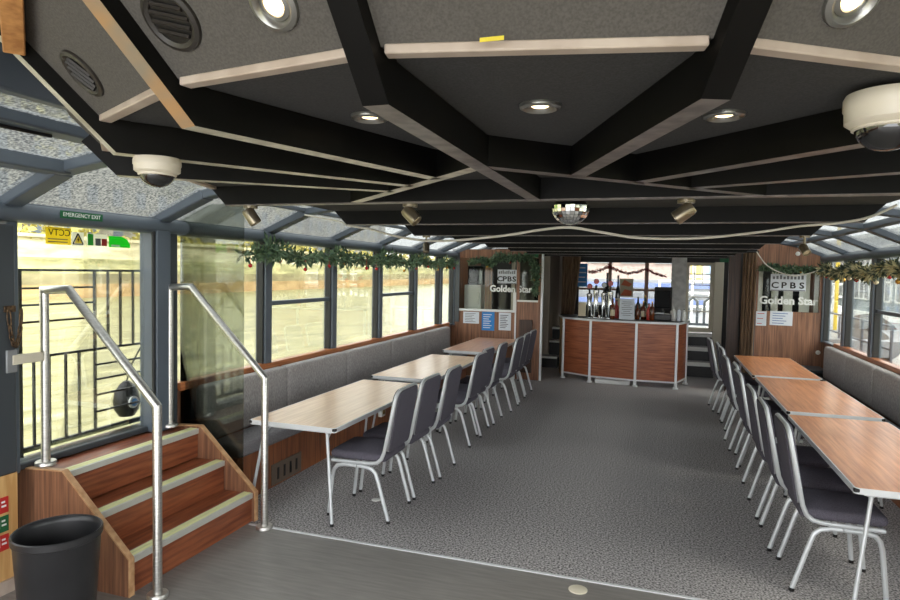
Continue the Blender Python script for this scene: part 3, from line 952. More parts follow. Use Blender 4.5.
# ---------------------------------------------------------------- tables
TW, TL, TZ = 0.685, 1.83, 0.67
def table(top):
    t_ = thing('folding_table', 'x', 'table')
    ring = []
    for sx, sy in ((1, 1), (-1, 1), (-1, -1), (1, -1)):
        for k in range(4):
            a = {(1, 1): 0, (-1, 1): PI/2, (-1, -1): PI, (1, -1): 3*PI/2}[(sx, sy)]+PI/2*k/3
            ring.append((sx*(TW/2-0.028)+math.cos(a)*0.02, sy*(TL/2-0.028)+math.sin(a)*0.02, TZ-0.021))
    tt = MB().prism(ring, (0, 0, 0.021)).build('tabletop', top, t_, smooth=False)
    ring2 = [(p[0]*(TW/2)/(TW/2-0.008), p[1]*(TL/2)/(TL/2-0.008), TZ-0.033) for p in ring]
    e_ = MB().prism(ring2, (0, 0, 0.0315)).build('edge_trim', 'alu_edge', t_, smooth=False)
    for sx in (-1, 1):
        for sy in (-1, 1):
            MB().box((sx*(TW/2-0.012), sy*(TL/2-0.012), TZ-0.0145), (0.028, 0.028, 0.022)).build('corner_cap', 'black', e_, bevel=0.006)
    for sy in (-1, 1):
        MB().bb((-TW/2+0.06, sy*(TL/2-0.06)-0.012, TZ-0.052), (TW/2-0.06, sy*(TL/2-0.06)+0.012, TZ-0.0335)).build('cross_rail', 'chair_frame', t_, smooth=False)
        for sx in (-1, 1):
            mm = MB()
            xt, yt = sx*(TW/2-0.10), sy*(TL/2-0.06)
            xf, yf = sx*(TW/2-0.012), sy*(TL/2+0.012)
            mm.tube([(xt-sx*0.05, yt, TZ-0.038), (xt-sx*0.01, yt, TZ-0.040), (xt+sx*0.006, yt, TZ-0.055), (xf, yf, 0.012)], 0.0115, 10)
            mm.tube([(xt-sx*0.005, yt-sy*0.12, TZ-0.035), (xt+sx*0.008, yt+sy*0.008, TZ-0.11)], 0.005, 6)
            mm.lathe([(0.0, 0.0), (0.014, 0.0), (0.014, 0.018), (0.0, 0.018)], (xf, yf, 0), 10, 1)
            mm.build('leg', ['chair_frame', 'black'], t_)
    mm = MB().bb((-0.02, -TL/2+0.2, TZ-0.045), (0.02, TL/2-0.2, TZ-0.0335))
    mm.build('under_rail', 'black', t_, smooth=False)
    return t_
TG = {'L': 'folding tables along the river bench', 'R': 'folding tables along the quayside bench'}
specs = [('table_pale', -2.395, 4.715, 'L', 'pale folding table by the boarding steps and glass screen'),
         ('table_pale', -2.435, 6.80, 'L', 'pale folding table in the middle of the river bench row'),
         ('table_rose', -2.46, 9.12, 'L', 'rosy brown folding table by the wood bulkhead with three notices'),
         ('table_red', 1.335, 4.655, 'R', 'orange folding table at the end of its row away from the bar'),
         ('table_red', 1.355, 6.62, 'R', 'orange folding table in the middle of the quayside bench row'),
         ('table_red', 1.345, 8.57, 'R', 'orange folding table by the wood bulkhead with two notices')]
protos = {}
for top, x, y, sd, lb in specs:
    if top not in protos:
        protos[top] = table(top)
        t_ = protos[top]
    else:
        t_ = copy_tree(protos[top])
    t_.location = (x, y, 0)
    tag(t_, lb, 'table', TG[sd])

# ---------------------------------------------------------------- chairs
def chair():
    t_ = thing('banquet_chair', 'x', 'chair')
    hw = 0.205
    MB().cushion((0.042, 0, 0.444), (0.43, 0.41, 0.062), 0.028, 0, None, 0.022).build('seat', 'seat_fabric', t_)
    # backrest: slab between the uprights with a rounded top, leaning back
    base, top = Vector((-0.176, 0, 0.49)), Vector((-0.252, 0, 0.918))
    d_ = (top-base).normalized()
    n_ = Vector((d_.z, 0, -d_.x))
    L_ = (top-base).length
    ring = []
    w_ = hw-0.016
    ring += [(-w_+0.02, 0.0), (w_-0.02, 0.0), (w_, 0.02)]
    for k in range(7):
        a = PI/2*k/6
        ring.append((w_-0.07+math.cos(a)*0.07, L_-0.07+math.sin(a)*0.07))
    for k in range(7):
        a = PI/2+PI/2*k/6
        ring.append((-w_+0.07+math.cos(a)*0.07, L_-0.07+math.sin(a)*0.07))
    ring.append((-w_, 0.02))
    P3 = lambda y, s, o: base+Vector((0, y, 0))+d_*s+n_*o
    mm = MB()
    mm.prism([P3(y, s, 0.012) for y, s in ring], n_*0.016)
    mm.prism([P3(y, s, -0.018) for y, s in ring], n_*0.010)
    mm.build('backrest', 'seat_fabric', t_, bevel=0.006)
    ring3 = [(y*1.02, s*1.008) for y, s in ring]
    MB().prism([P3(y, s, -0.008) for y, s in ring3], n_*0.020).build('backrest_edging', 'fabric_edge', t_, smooth=False)
    # one bent tube: seat rail, upright, over the shoulder and down the other side
    pts = []
    side = [(0.235, 0.400), (0.10, 0.402), (-0.06, 0.404), (-0.11, 0.414), (-0.142, 0.440), (-0.163, 0.49), (-0.2375, 0.855)]
    for x, z in side:
        pts.append((x, hw, z))
    sh = [(hw-0.010, 0.885), (hw-0.033, 0.908), (hw-0.065, 0.916)]
    for y, z in sh:
        pts.append((-0.2375-(z-0.855)*0.18, y, z))
    allp = pts+[(p[0], -p[1], p[2]) for p in reversed(pts)]
    MB().tube(allp, 0.013, 8).build('back_frame', 'chair_frame', t_)
    mm = MB()
    mm.tube([(0.230, -hw, 0.400), (0.230, hw, 0.400)], 0.010, 8)
    mm.tube([(-0.09, -hw, 0.41), (-0.09, hw, 0.41)], 0.010, 8)
    mm.build('seat_frame', 'chair_frame', t_)
    for sy in (-1, 1):
        y = sy*(hw+0.0)
        for pr in ([(0.04, 0.379), (0.14, 0.379), (0.19, 0.368), (0.214, 0.34), (0.227, 0.29), (0.256, 0.014)],
                   [(0.035, 0.379), (-0.02, 0.378), (-0.072, 0.366), (-0.10, 0.34), (-0.118, 0.29), (-0.20, 0.014)]):
            mm = MB().tube([(x, y, z) for x, z in pr], 0.0138, 8)
            mm.lathe([(0.0, 0.0), (0.0145, 0.0), (0.0145, 0.02), (0.0, 0.02)], (pr[-1][0], y, 0), 8, 1)
            mm.build('leg', ['chair_frame', 'black'], t_)
    return t_
proto = chair()
LCH = [(-1.681, 4.22, 1), (-1.675, 4.72, -1), (-1.655, 5.24, 1), (-1.695, 6.26, 0), (-1.735, 6.71, -2), (-1.705, 7.25, 1), (-1.665, 7.985, 0), (-1.683, 8.53, 1), (-1.70, 9.08, -1)]
RCH = [(0.645, 9.02, 3), (0.705, 8.46, -1), (0.705, 7.95, 0), (0.665, 7.08, 1), (0.705, 6.53, -1), (0.672, 6.03, 1), (0.67, 5.20, 0), (0.674, 4.64, -1), (0.705, 4.115, 0)]
ordn = ['first', 'second', 'third', 'fourth', 'fifth', 'sixth', 'seventh', 'eighth', 'ninth']
first = True
for i, (xt, y, dz) in enumerate(LCH):
    c = proto if first else copy_tree(proto)
    first = False
    c.location = (xt-0.25, y-0.05, 0)
    c.rotation_euler = (0, 0, PI+math.radians(dz))
    tag(c, 'black padded chair with silver frame, %s from the boarding steps along the river tables' % ordn[i], 'chair', 'banquet chairs along the river tables')
for i, (xt, y, dz) in enumerate(RCH):
    c = copy_tree(proto)
    c.location = (xt+0.25, y, 0)
    c.rotation_euler = (0, 0, math.radians(dz))
    tag(c, 'black padded chair with silver frame, %s from the bar along the orange tables' % ordn[i], 'chair', 'banquet chairs along the orange tables')

# ---------------------------------------------------------------- bar counter
BX = [(-1.50, 10.66), (-1.03, 10.38), (-0.32, 10.27), (0.28, 10.30), (0.44, 10.84)]
t = thing('bar_counter', 'red-brown panelled bar counter with a curved front and steel trims', 'bar', (-0.55, 10.6, 0))
def loc2(p, z):
    return Vector((p[0]+0.55, p[1]-10.6, z))
back = [(0.44, 11.25), (-1.50, 11.25)]
for i in range(4):
    a, b_ = Vector(BX[i]+(0,)), Vector(BX[i+1]+(0,))
    d_ = (b_-a).normalized()
    a2, b2 = a+d_*0.012, b_-d_*0.012
    n_ = Vector((d_.y, -d_.x, 0))
    ring = [loc2(a2, 0.09), loc2(b2, 0.09), loc2(b2-n_*0.025, 0.09), loc2(a2-n_*0.025, 0.09)]
    MB().prism(ring, (0, 0, 0.90)).build('front_panel', 'bar_wood', t, smooth=False)
    mm = MB()
    mm.bar(loc2(a2+n_*0.004, 0.10), loc2(b2+n_*0.004, 0.10), 0.02, 0.022)
    mm.build('bottom_rail', 'alu_edge', t, smooth=False)
for i in range(5):
    a = Vector(BX[i]+(0,))
    MB().bb(loc2(a, 0.085)+Vector((-0.019, -0.022, 0)), loc2(a, 0.995)+Vector((0.019, 0.016, 0))).build('corner_post', 'alu_edge', t, bevel=0.004)
    mm = MB().lathe([(0.0, 0.0), (0.045, 0.0), (0.045, 0.015), (0.025, 0.03), (0.025, 0.085), (0.0, 0.085)], loc2(a+Vector((0, 0.0, 0)), 0.0), 14)
    mm.build('foot', 'alu_edge', t)
mm = MB()
mm.prism([loc2((-1.515, 10.665), 0.0), loc2((-1.49, 10.68), 0.0), loc2((-1.62, 11.25), 0.0), loc2((-1.65, 11.25), 0.0)], (0, 0, 0.99))
mm.build('end_panel', 'pale_wood', t, smooth=False)
ring = []
for i in range(5):
    a = Vector(BX[i]+(0,))
    o_ = (a-Vector((-0.55, 11.1, 0))).normalized()*0.045
    ring.append(loc2(a+o_, 0.992))
ring += [loc2((0.49, 11.25), 0.992), loc2((-1.68, 11.25), 0.992)]
MB().prism(ring, (0, 0, 0.034)).build('countertop', 'alu_edge', t, bevel=0.006)
ring2 = [Vector((p.x*0.975, p.y*0.96+0.01, 1.0262)) for p in ring]
MB().prism(ring2, (0, 0, 0.003)).build('worktop_inlay', 'black', t, smooth=False)
# pale box under the bar
tag(MB().bb((-0.94, 10.335, 0.0), (-0.40, 10.55, 0.065)).build('crate', 'white', bevel=0.008), 'flat pale grey crate tucked under the bar between its chrome feet', 'crate')

CT = 1.0295
def bottle(x, y, h_, r, mname, label, lab=None, cap='black'):
    t_ = thing('bottle', label, 'bottle', (x, y, CT), 0, 'bottles on the bar')
    MB().lathe([(0, 0), (r*0.9, 0), (r, 0.01), (r, h_*0.58), (r*0.85, h_*0.66), (r*0.36, h_*0.76), (r*0.34, h_*0.93), (0, h_*0.93)], (0, 0, 0), 16).build('bottle_body', mname, t_)
    MB().lathe([(0, h_*0.93), (r*0.4, h_*0.93), (r*0.4, h_), (0, h_)], (0, 0, 0), 12).build('cap', cap, t_)
    if lab:
        MB().lathe([(r*1.01, h_*0.16), (r*1.02, h_*0.16), (r*1.02, h_*0.46), (r*1.01, h_*0.46)], (0, 0, 0), 16).build('bottle_label', lab, t_)
    return t_
def beer_tap(x, y, h_, lens, label):
    t_ = thing('beer_tap', label, 'beer tap', (x, y, CT), 0, 'beer taps on the bar')
    MB().lathe([(0, 0), (0.06, 0), (0.06, 0.012), (0.045, 0.03), (0.036, h_*0.45), (0.046, h_*0.60), (0.048, h_*0.68), (0.0, h_*0.72)], (0, 0, 0), 18).build('column', 'chrome', t_)
    MB().tube([(0, -0.02, h_*0.60), (0, -0.09, h_*0.60), (0, -0.10, h_*0.50)], 0.013, 10).build('spout', 'chrome', t_)
    MB().lathe([(0, h_*0.70), (0.014, h_*0.70), (0.018, h_*0.80), (0.0, h_*0.82)], (0, -0.03, 0), 12).build('handle', 'black', t_)
    MB().lathe([(0, -0.014), (0.038, -0.014), (0.044, 0.0), (0.038, 0.014), (0, 0.014)], (0, 0, h_*0.90), 20, 0, Matrix.Rotation(PI/2, 3, 'X')).build('badge', lens, t_)
    return t_
beer_tap(-1.095, 10.70, 0.57, 'bottle_red', 'chrome beer tap with a red badge beside the cream card')
beer_tap(-0.985, 10.64, 0.66, 'bottle_red', 'tall chrome beer tap with a red lens, second along the bar')
beer_tap(-0.86, 10.66, 0.60, 'bottle_green', 'chrome beer tap with a green badge in the middle of the taps')
beer_tap(-0.755, 10.60, 0.63, 'bottle_red', 'chrome beer tap with a red badge next to the tall black bottles')
bottle(-0.83, 10.85, 0.74, 0.04, 'bottle_black', 'tallest black bottle standing behind the beer taps')
bottle(-0.65, 10.80, 0.70, 0.04, 'bottle_black', 'tall black bottle standing beside the white menu card', 'label_cream')
bottle(-0.705, 10.50, 0.33, 0.038, 'amber', 'short amber bottle in front of the tall black bottles', 'label_cream')
bottle(-0.655, 10.66, 0.30, 0.038, 'bottle_red', 'short red bottle touching the white menu card side of the taps')
for k, (x, y, h_, mn, lb) in enumerate((
        (-0.325, 10.60, 0.25, 'amber', 'short amber bottle right against the white menu card'),
        (-0.235, 10.64, 0.30, 'amber', 'amber bottle with a cream label between menu card and till'),
        (-0.15, 10.58, 0.27, 'bottle_red', 'squat red bottle among the amber ones near the till'),
        (-0.215, 10.82, 0.38, 'bottle_green', 'green bottle standing behind the amber ones'),
        (-0.325, 10.80, 0.36, 'bottle_black', 'dark bottle standing behind the amber ones by the menu card'),
        (-0.10, 10.52, 0.30, 'amber', 'amber bottle touching the black till'))):
    bottle(x, y, h_, 0.038, mn, lb, 'label_cream' if k in (1, 3) else None, 'bauble_gold' if k % 2 else 'black')
c = thing('menu_card', 'white printed menu card standing up on the bar', 'menu', (-0.485, 10.46, CT))
mm = MB()
mm.prism([(-0.115, 0, 0), (-0.115, 0.003, 0), (-0.115, 0.062, 0.33), (-0.115, 0.059, 0.33)], (0.23, 0, 0))
mm.prism([(-0.115, 0.118, 0), (-0.115, 0.121, 0), (-0.115, 0.064, 0.33), (-0.115, 0.061, 0.33)], (0.23, 0, 0))
mm.build('card', 'paper', c, smooth=False)
mm = MB()
for k in range(8):
    z = 0.28-k*0.03
    w_ = 0.07+0.02*math.sin(k*2.3)
    y = 0.059*z/0.33-0.0015
    mm.bb((-w_, y-0.001, z-0.004), (w_, y+0.0005, z+0.004))
mm.build('print', 'ink_grey', c, smooth=False)
c = thing('card_holder', 'small cream card standing at the curtain end of the bar', 'card', (-1.20, 10.60, CT))
MB().bb((-0.06, -0.012, 0.02), (0.06, 0.012, 0.24)).build('card', 'label_cream', c, bevel=0.004)
MB().bb((-0.065, -0.04, 0), (0.065, 0.04, 0.02)).build('stand', 'black', c, bevel=0.004)
c = thing('till', 'black till with tilted screen on the bar', 'till', (0.06, 10.72, CT))
MB().bb((-0.13, -0.13, 0), (0.13, 0.16, 0.10)).build('till_base', 'black', c, bevel=0.012)
MB().box((0, 0.02, 0.34), (0.27, 0.05, 0.38), Matrix.Rotation(0.2, 3, 'X')).build('screen_housing', 'black', c, bevel=0.012)
MB().box((0, -0.012, 0.335), (0.22, 0.01, 0.28), Matrix.Rotation(0.2, 3, 'X')).build('screen', 'lens_dark', c, bevel=0.003)
MB().tube([(0, 0.05, 0.1), (0, 0.06, 0.22)], 0.03, 12).build('neck', 'black', c)
MB().bb((-0.11, -0.135, 0.1), (0.02, -0.05, 0.125)).build('card_reader', 'steel_plate', c, bevel=0.006)
for k, (x, lb, hh) in enumerate(((0.225, 'white dispenser bottle beside the till', 0.20), (0.305, 'white dispenser bottle in the middle of the three by the till', 0.19), (0.38, 'white dispenser bottle at the very end of the bar', 0.18))):
    c = thing('dispenser', lb, 'dispenser', (x, 10.72-0.02*k, CT), 0, 'white dispensers on the bar')
    MB().lathe([(0, 0), (0.034, 0), (0.036, 0.01), (0.034, hh*0.8), (0.012, hh*0.9), (0.012, hh), (0, hh)], (0, 0, 0), 16).build('dispenser_body', 'paper' if k == 1 else 'white', c)
    MB().bb((-0.01, -0.04, hh), (0.01, 0.012, hh+0.014)).build('spout', 'black' if k == 2 else 'white', c, bevel=0.003)
tp = thing('bar_poster', 'orange and white poster hung in the bar window', 'poster', (-0.60, YW-0.03, 1.33))
MB().bb((-0.12, 0, 0), (0.13, 0.004, 0.34)).build('sheet', 'label_cream', tp, smooth=False)
mm = MB()
mm.prism([(-0.10, -0.002, 0.02), (0.10, -0.002, 0.02), (0.11, -0.002, 0.11), (-0.02, -0.002, 0.14)], (0, 0.0015, 0))
mm.prism([(-0.09, -0.002, 0.22), (0.06, -0.002, 0.19), (0.11, -0.002, 0.24), (-0.03, -0.002, 0.32)], (0, 0.0015, 0))
mm.build('orange_print', mat('orange_print', (226, 122, 84), 0.7), tp, smooth=False)
tp = thing('blue_poster', 'blue poster at the curtain edge of the bar window', 'poster', (-1.42, YW-0.03, 1.50))
MB().bb((-0.08, 0, 0), (0.10, 0.004, 0.44)).build('sheet', 'paper_blue', tp, smooth=False)
mm = MB()
for k in range(4):
    mm.bb((-0.07, -0.002, 0.08+k*0.09), (0.08-0.02*(k % 2), -0.0002, 0.10+k*0.09))
mm.build('print', 'paper', tp, smooth=False)

# ---------------------------------------------------------------- notices and lettering on the bulkheads
def notice(name, label, x0, x1, z0, z1, mname, ink, rows=5, cat='notice', tilt=0.0):
    t_ = thing(name, label, cat, ((x0+x1)/2, YB-0.003, (z0+z1)/2))
    t_.rotation_euler = (0, tilt, 0)
    w_, h_ = (x1-x0)/2, (z1-z0)/2
    MB().bb((-w_, -0.001, -h_), (w_, 0.002, h_)).build('sheet', mname, t_, smooth=False)
    mm = MB()
    for k in range(rows):
        z = h_*0.7-k*h_*1.4/max(1, rows-1)
        l_ = w_*(0.75-0.3*((k*37) % 5)/5.0)
        mm.bb((-w_*0.78, -0.0016, z-h_*0.045), (-w_*0.78+2*l_*0.9, -0.0012, z+h_*0.045))
    mm.build('print', ink, t_, smooth=False)
    return t_
notice('notice', 'white landscape notice nearest the river windows on the low wood bulkhead', -3.12, -2.845, 0.88, 1.075, 'paper', 'ink_grey', 6)
notice('notice', 'bright blue notice between two white ones on the wood bulkhead', -2.795, -2.58, 0.775, 1.085, 'paper_blue', 'paper', 7)
notice('notice', 'white portrait notice beside the blue one, towards the bar', -2.505, -2.30, 0.79, 1.08, 'paper', 'ink_grey', 8)
notice('notice', 'small white notice at the curtain edge of the wood bulkhead', 1.352, 1.49, 1.04, 1.25, 'paper', 'red_sign', 3)
notice('notice', 'large white notice with blue writing under the lettered window', 1.535, 1.83, 1.055, 1.258, 'paper', 'ink_blue', 5, tilt=0.01)
def letter_sign(x, z, w_, h_, label, y=YB+0.010):
    t_ = thing('letter_sign', label, 'sign', (0, 0, 0))
    t_.matrix_world = plane_matrix((x, y, z), (1, 0, 0), (0, 0, 1))
    MB().bb((-w_/2, -h_/2, 0), (w_/2, h_/2, 0.004)).build('plate', 'paper', t_, smooth=False)
    for k, ch in enumerate('CPBS'):
        put_text(t_, ch, h_*0.50, -w_*0.37+k*w_*0.25, -h_*0.18, 'black_ink', 0.003, 0.0045, name='letter', sx=1.2)
    mm = MB()
    for q_ in range(9):
        mm.bb((-w_*0.44+q_*w_*0.1, h_*0.20, 0.0042), (-w_*0.44+q_*w_*0.1+w_*0.065, h_*(0.36+0.04*(q_ % 3)), 0.005))
    mm.bb((-w_*0.48, -h_*0.49, 0.0042), (w_*0.48, -h_*0.44, 0.005))
    mm.build('rule', 'ink_grey', t_, smooth=False)
    return t_
letter_sign(-2.385, 1.675, 0.32, 0.23, 'white sign of four black letters in the glass over the low wood bulkhead')
letter_sign(1.755, 1.675, 0.46, 0.24, 'white sign of four black letters in the window above the two notices')
def name_letters(x, z, wid, label, size):
    t_ = thing('window_lettering', label, 'lettering', (0, 0, 0))
    t_.matrix_world = plane_matrix((x, YB+0.012, z), (1, 0, 0), (0, 0, 1))
    put_text(t_, 'Golden Star', size, 0, 0, 'white_ink', 0.005, 0.0)
    return t_
name_letters(-2.32, 1.47, 0.64, 'white name lettering on the glass over the low wood bulkhead', 0.145)
name_letters(1.765, 1.41, 0.75, 'large white name lettering on the window above the two notices', 0.155)
t = thing('wall_monitor', 'black monitor on the wall behind the low wood bulkhead glass', 'monitor', (-3.03, 10.62, 1.66))
MB().bb((-0.14, -0.05, -0.14), (0.14, 0.05, 0.19)).build('housing', 'black', t, bevel=0.01)
MB().bb((-0.125, -0.052, -0.125), (0.125, -0.05, 0.175)).build('screen', 'lens_dark', t, smooth=False)
t = thing('storage_cabinet', 'white cupboard behind the low wood bulkhead glass', 'cupboard', (-3.03, 10.62, 0))
MB().bb((-0.15, -0.2, 0), (0.15, 0.2, 1.52)).build('cupboard_body', 'white', t, bevel=0.01)
MB().bb((0.10, -0.222, 1.18), (0.12, -0.201, 1.40)).build('handle', 'steel', t)
t = thing('cupboard_door', 'brown wooden half door standing open beside the low bulkhead', 'door', (-2.20, YB-0.03, 0))
MB().bb((0.05, -0.02, 0.12), (0.26, 0.012, 0.98)).build('door_leaf', 'panel_wood_dark', t, bevel=0.004)
MB().lathe([(0, 0), (0.012, 0), (0.012, 0.03), (0, 0.03)], (0.22, -0.02, 0.62), 10, 0, Matrix.Rotation(PI/2, 3, 'X')).build('knob', 'steel', t)
s = sign_plate('stair_exit_sign', 'small green exit sign over the dark stairs beside the wood bulkhead', 'sign', (-1.98, YB-0.004, 2.03), (1, 0, 0), (0, 0, 1), 0.22, 0.075, 'green_sign', 0.004)
s2 = sign_plate('door_exit_sign', 'small green exit sign by the top of the dark brown curtain', 'sign', (0.98, 10.9, 2.00), (1, 0, 0), (0, 0, 1), 0.18, 0.06, 'green_sign', 0.004)
t = thing('storage_box', 'low black box on the floor under the wood bulkhead with two notices', 'box', (1.93, 9.93, 0))
MB().bb((-0.25, -0.22, 0), (0.25, 0.22, 0.46)).build('box_body', 'black', t, bevel=0.01)
MB().bb((-0.262, -0.232, 0.46), (0.262, 0.232, 0.50)).build('lid', 'frame_dark', t, bevel=0.01)
tag(MB().lathe([(0, 0), (0.03, 0), (0.032, 0.012), (0.02, 0.02), (0, 0.02)], (2.17, YB, 0.69), 18, 0, Matrix.Rotation(PI/2, 3, 'X')).build('wall_switch', 'white'), 'round white switch low on the wood bulkhead by the bench', 'switch')
tag(MB().lathe([(0, 0), (0.03, 0), (0.032, 0.012), (0.02, 0.02), (0, 0.02)], (1.86, YB, 2.09), 18, 0, Matrix.Rotation(PI/2, 3, 'X')).build('wall_sensor', 'white'), 'small round white sensor high on the wood bulkhead', 'sensor')

# ---------------------------------------------------------------- curtains
def curtain(name, label, xa, xb, ya, yb, z0, z1, mname, folds, gather=1.0, amp=0.035):
    t_ = thing(name, label, 'curtain', ((xa+xb)/2, (ya+yb)/2, 0))
    n_, k_ = folds*8, 14
    vs, fs = [], []
    for j in range(k_+1):
        f_ = j/k_
        z = z1+(z0-z1)*f_
        g_ = 1-(1-gather)*f_
        for i in range(n_+1):
            u_ = i/n_
            x = xa+(xb-xa)*(u_*g_)
            y = ya+(yb-ya)*u_
            y += amp*math.sin(u_*folds*2*PI+0.6*math.sin(f_*3))*(0.7+0.3*f_)
            vs.append((x-(xa+xb)/2, y-(ya+yb)/2, z))
    for j in range(k_):
        for i in range(n_):
            a = j*(n_+1)+i
            fs.append((a, a+1, a+n_+2, a+n_+1))
    mm = MB()
    mm.add(vs, fs)
    o = mm.build('fabric', mname, t_, angle=180)
    so = o.modifiers.new('thick', 'SOLIDIFY')
    so.thickness = 0.006
    MB().tube([(xa-(xa+xb)/2-0.02, ya-(ya+yb)/2, z1+0.012), (xb-(xa+xb)/2+0.02, yb-(ya+yb)/2, z1+0.012)], 0.01, 8).build('rail', 'black', t_)
    return t_
curtain('drape', 'brown drape hanging beside the bar window over the bar end', -1.74, -1.40, 11.95, 11.95, 0.72, 2.10, 'curtain', 5, 0.62)
curtain('drape', 'dark brown drape hanging at the wood bulkhead edge behind the quayside row', 1.16, 1.335, 10.30, 10.18, 0.05, 2.10, 'curtain', 4, 0.9, 0.022)
struct(MB().bb((0.985, 10.45, 0.0), (1.15, 10.5, 2.12)).build('wall_drape_post', 'panel_wood_dark', smooth=False))

# ---------------------------------------------------------------- ceiling fittings
def align(nrm):
    return Vector((0, 0, -1)).rotation_difference(Vector(nrm)).to_matrix()
def downlight(p, nrm, label, r=0.047):
    t_ = thing('downlight', label, 'downlight', p, 0, 'recessed ceiling downlights')
    R = align(nrm)
    MB().lathe([(r*0.60, 0.004), (r*0.66, -0.006), (r*0.80, -0.011), (r*0.97, -0.007), (r, 0.0), (r*0.98, 0.003)], (0, 0, 0), 32, 0, R).build('bezel', 'lamp_ring', t_)
    MB().lathe([(0, -0.002), (r*0.40, -0.002), (r*0.40, -0.0035), (0, -0.0035)], (0, 0, 0), 24, 0, R).build('lamp', 'lamp_glow', t_)
    mm = MB()
    mm.lathe([(r*0.40, -0.001), (r*0.45, -0.005), (r*0.62, -0.002), (r*0.62, -0.001)], (0, 0, 0), 20, 0, R)
    mm.build('inner_ring', 'lamp_ring', t_)
    ld = bpy.data.lights.new('halogen', 'SPOT')
    ld.energy = 5
    ld.color = (1.0, 0.82, 0.6)
    ld.spot_size = math.radians(110)
    ld.spot_blend = 0.6
    ld.shadow_soft_size = 0.03
    lo_ = bpy.data.objects.new('halogen', ld)
    col.objects.link(lo_)
    lo_.parent = t_
    n3 = Vector(nrm).normalized()
    lo_.location = n3*0.02
    lo_.rotation_euler = Vector((0, 0, -1)).rotation_difference(n3).to_euler()
    return t_
dn = (0, 0, -1)
downlight((-0.686, 1.429, ZC), dn, 'lit downlight in the flat ceiling bay beside the beam nearest the river')
downlight((-0.267, 1.428, ZC), dn, 'lit downlight in the middle bay of the flat ceiling behind the long cream batten')
downlight((0.129, 1.61, ZC), dn, 'lit downlight in the flat ceiling bay towards the cream dome camera with the large base')
def slope_pt(a0, a1, f_, s_):
    p, q = rad(a0, R0+0.04), rad(a1, R0+0.04)
    p2, q2 = rad(a0, R0+0.04+RISE), rad(a1, R0+0.04+RISE)
    lo_ = p.lerp(q, f_)
    hi_ = p2.lerp(q2, f_)
    P = lo_.lerp(hi_, s_/RISE)
    P.z = ZC+s_
    n3 = (q-p).cross(p2+Vector((0, 0, RISE))-p)
    if n3.z > 0:
        n3 = -n3
    return P, n3.normalized()
def near_pt(a0, a1, P):
    """point on the slope panel between two spokes closest to P"""
    best = None
    for i in range(41):
        for j in range(28):
            Q, n3 = slope_pt(a0, a1, i/40, j*0.01)
            d_ = (Q-Vector(P)).length
            if best is None or d_ < best[0]:
                best = (d_, Q, n3)
    return best[1], best[2]
P, n3 = near_pt(18, 0, (-0.629, 0.945, 2.193))
downlight(P, n3, 'pale grey downlight in the sloping ceiling bay with the larger round vent alongside')
P, n3 = near_pt(-22, -44, (0.266, 1.148, 2.182))
downlight(P, n3, 'grey downlight in the sloping ceiling over the large cream dome camera')
def vent(P, n3, label, r, split):
    t_ = thing('ceiling_vent', label, 'vent', P, 0, 'round ceiling vents')
    R = align(n3) @ Matrix.Rotation(split, 3, 'Z')
    MB().lathe([(r*0.70, 0.002), (r*0.72, -0.005), (r*0.84, -0.009), (r*0.97, -0.006), (r, 0.0), (r*0.98, 0.003)], (0, 0, 0), 32, 0, R).build('vent_ring', 'vent_dark', t_)
    MB().lathe([(0, -0.001), (r*0.71, -0.001), (r*0.71, -0.002), (0, -0.002)], (0, 0, 0), 24, 0, R).build('vent_back', 'black', t_)
    for y in (-0.42, -0.14, 0.14, 0.42):
        l_ = math.sqrt(max(0.0, 0.68**2-y*y))*r
        MB().box(R @ Vector((0, y*r, -0.005)), (2*l_, 0.007, 0.006), R @ Matrix.Rotation(0.6, 3, 'X')).build('slat', 'vent_dark', t_, smooth=False)
    return t_
P, n3 = near_pt(36, 18, (-1.299, 1.159, 2.196))
vent(P, n3, 'oval-looking dark vent in the pale sloping ceiling bay by the pine batten', 0.060, 0.5)
P, n3 = near_pt(18, 0, (-0.869, 0.966, 2.210))
vent(P, n3, 'larger dark round vent in the sloping ceiling bay beside a pale grey downlight', 0.062, 0.2)

def dome_camera(p, r, label, hb):
    t_ = thing('dome_camera', label, 'camera', p, 0, 'cream ceiling dome cameras')
    MB().lathe([(0, 0), (r*0.95, 0), (r, -0.008), (r, -hb*0.45), (r*0.97, -hb*0.5), (r*0.96, -hb*0.85), (r*0.80, -hb), (0, -hb)], (0, 0, 0), 40).build('camera_base', 'cctv_cream', t_)
    pr = [(r*0.74*math.cos(a*PI/2/8), -hb+0.002-r*0.62*math.sin(a*PI/2/8)) for a in range(9)]
    pr[-1] = (0.0, pr[-1][1])
    MB().lathe(pr, (0, 0, 0), 40).build('camera_dome', 'lens_dark', t_)
    MB().lathe([(r*0.74, -hb+0.004), (r*0.80, -hb+0.002), (r*0.80, -hb-0.004), (r*0.735, -hb-0.006)], (0, 0, 0), 40).build('dome_ring', 'cctv_cream', t_)
    return t_
dome_camera((-1.305, 1.40, ZB), 0.061, 'small cream dome camera under the beam beside the emergency exit skylight', 0.042)
dc = dome_camera((0.415, 1.46, 2.112), 0.079, 'large cream dome camera hung from the ceiling on the quay side', 0.064)
MB().lathe([(0, 0), (0.022, 0), (0.022, 0.013), (0, 0.013)], (0.01, 0.01, 0), 16).build('mount_stub', 'cctv_cream', dc)

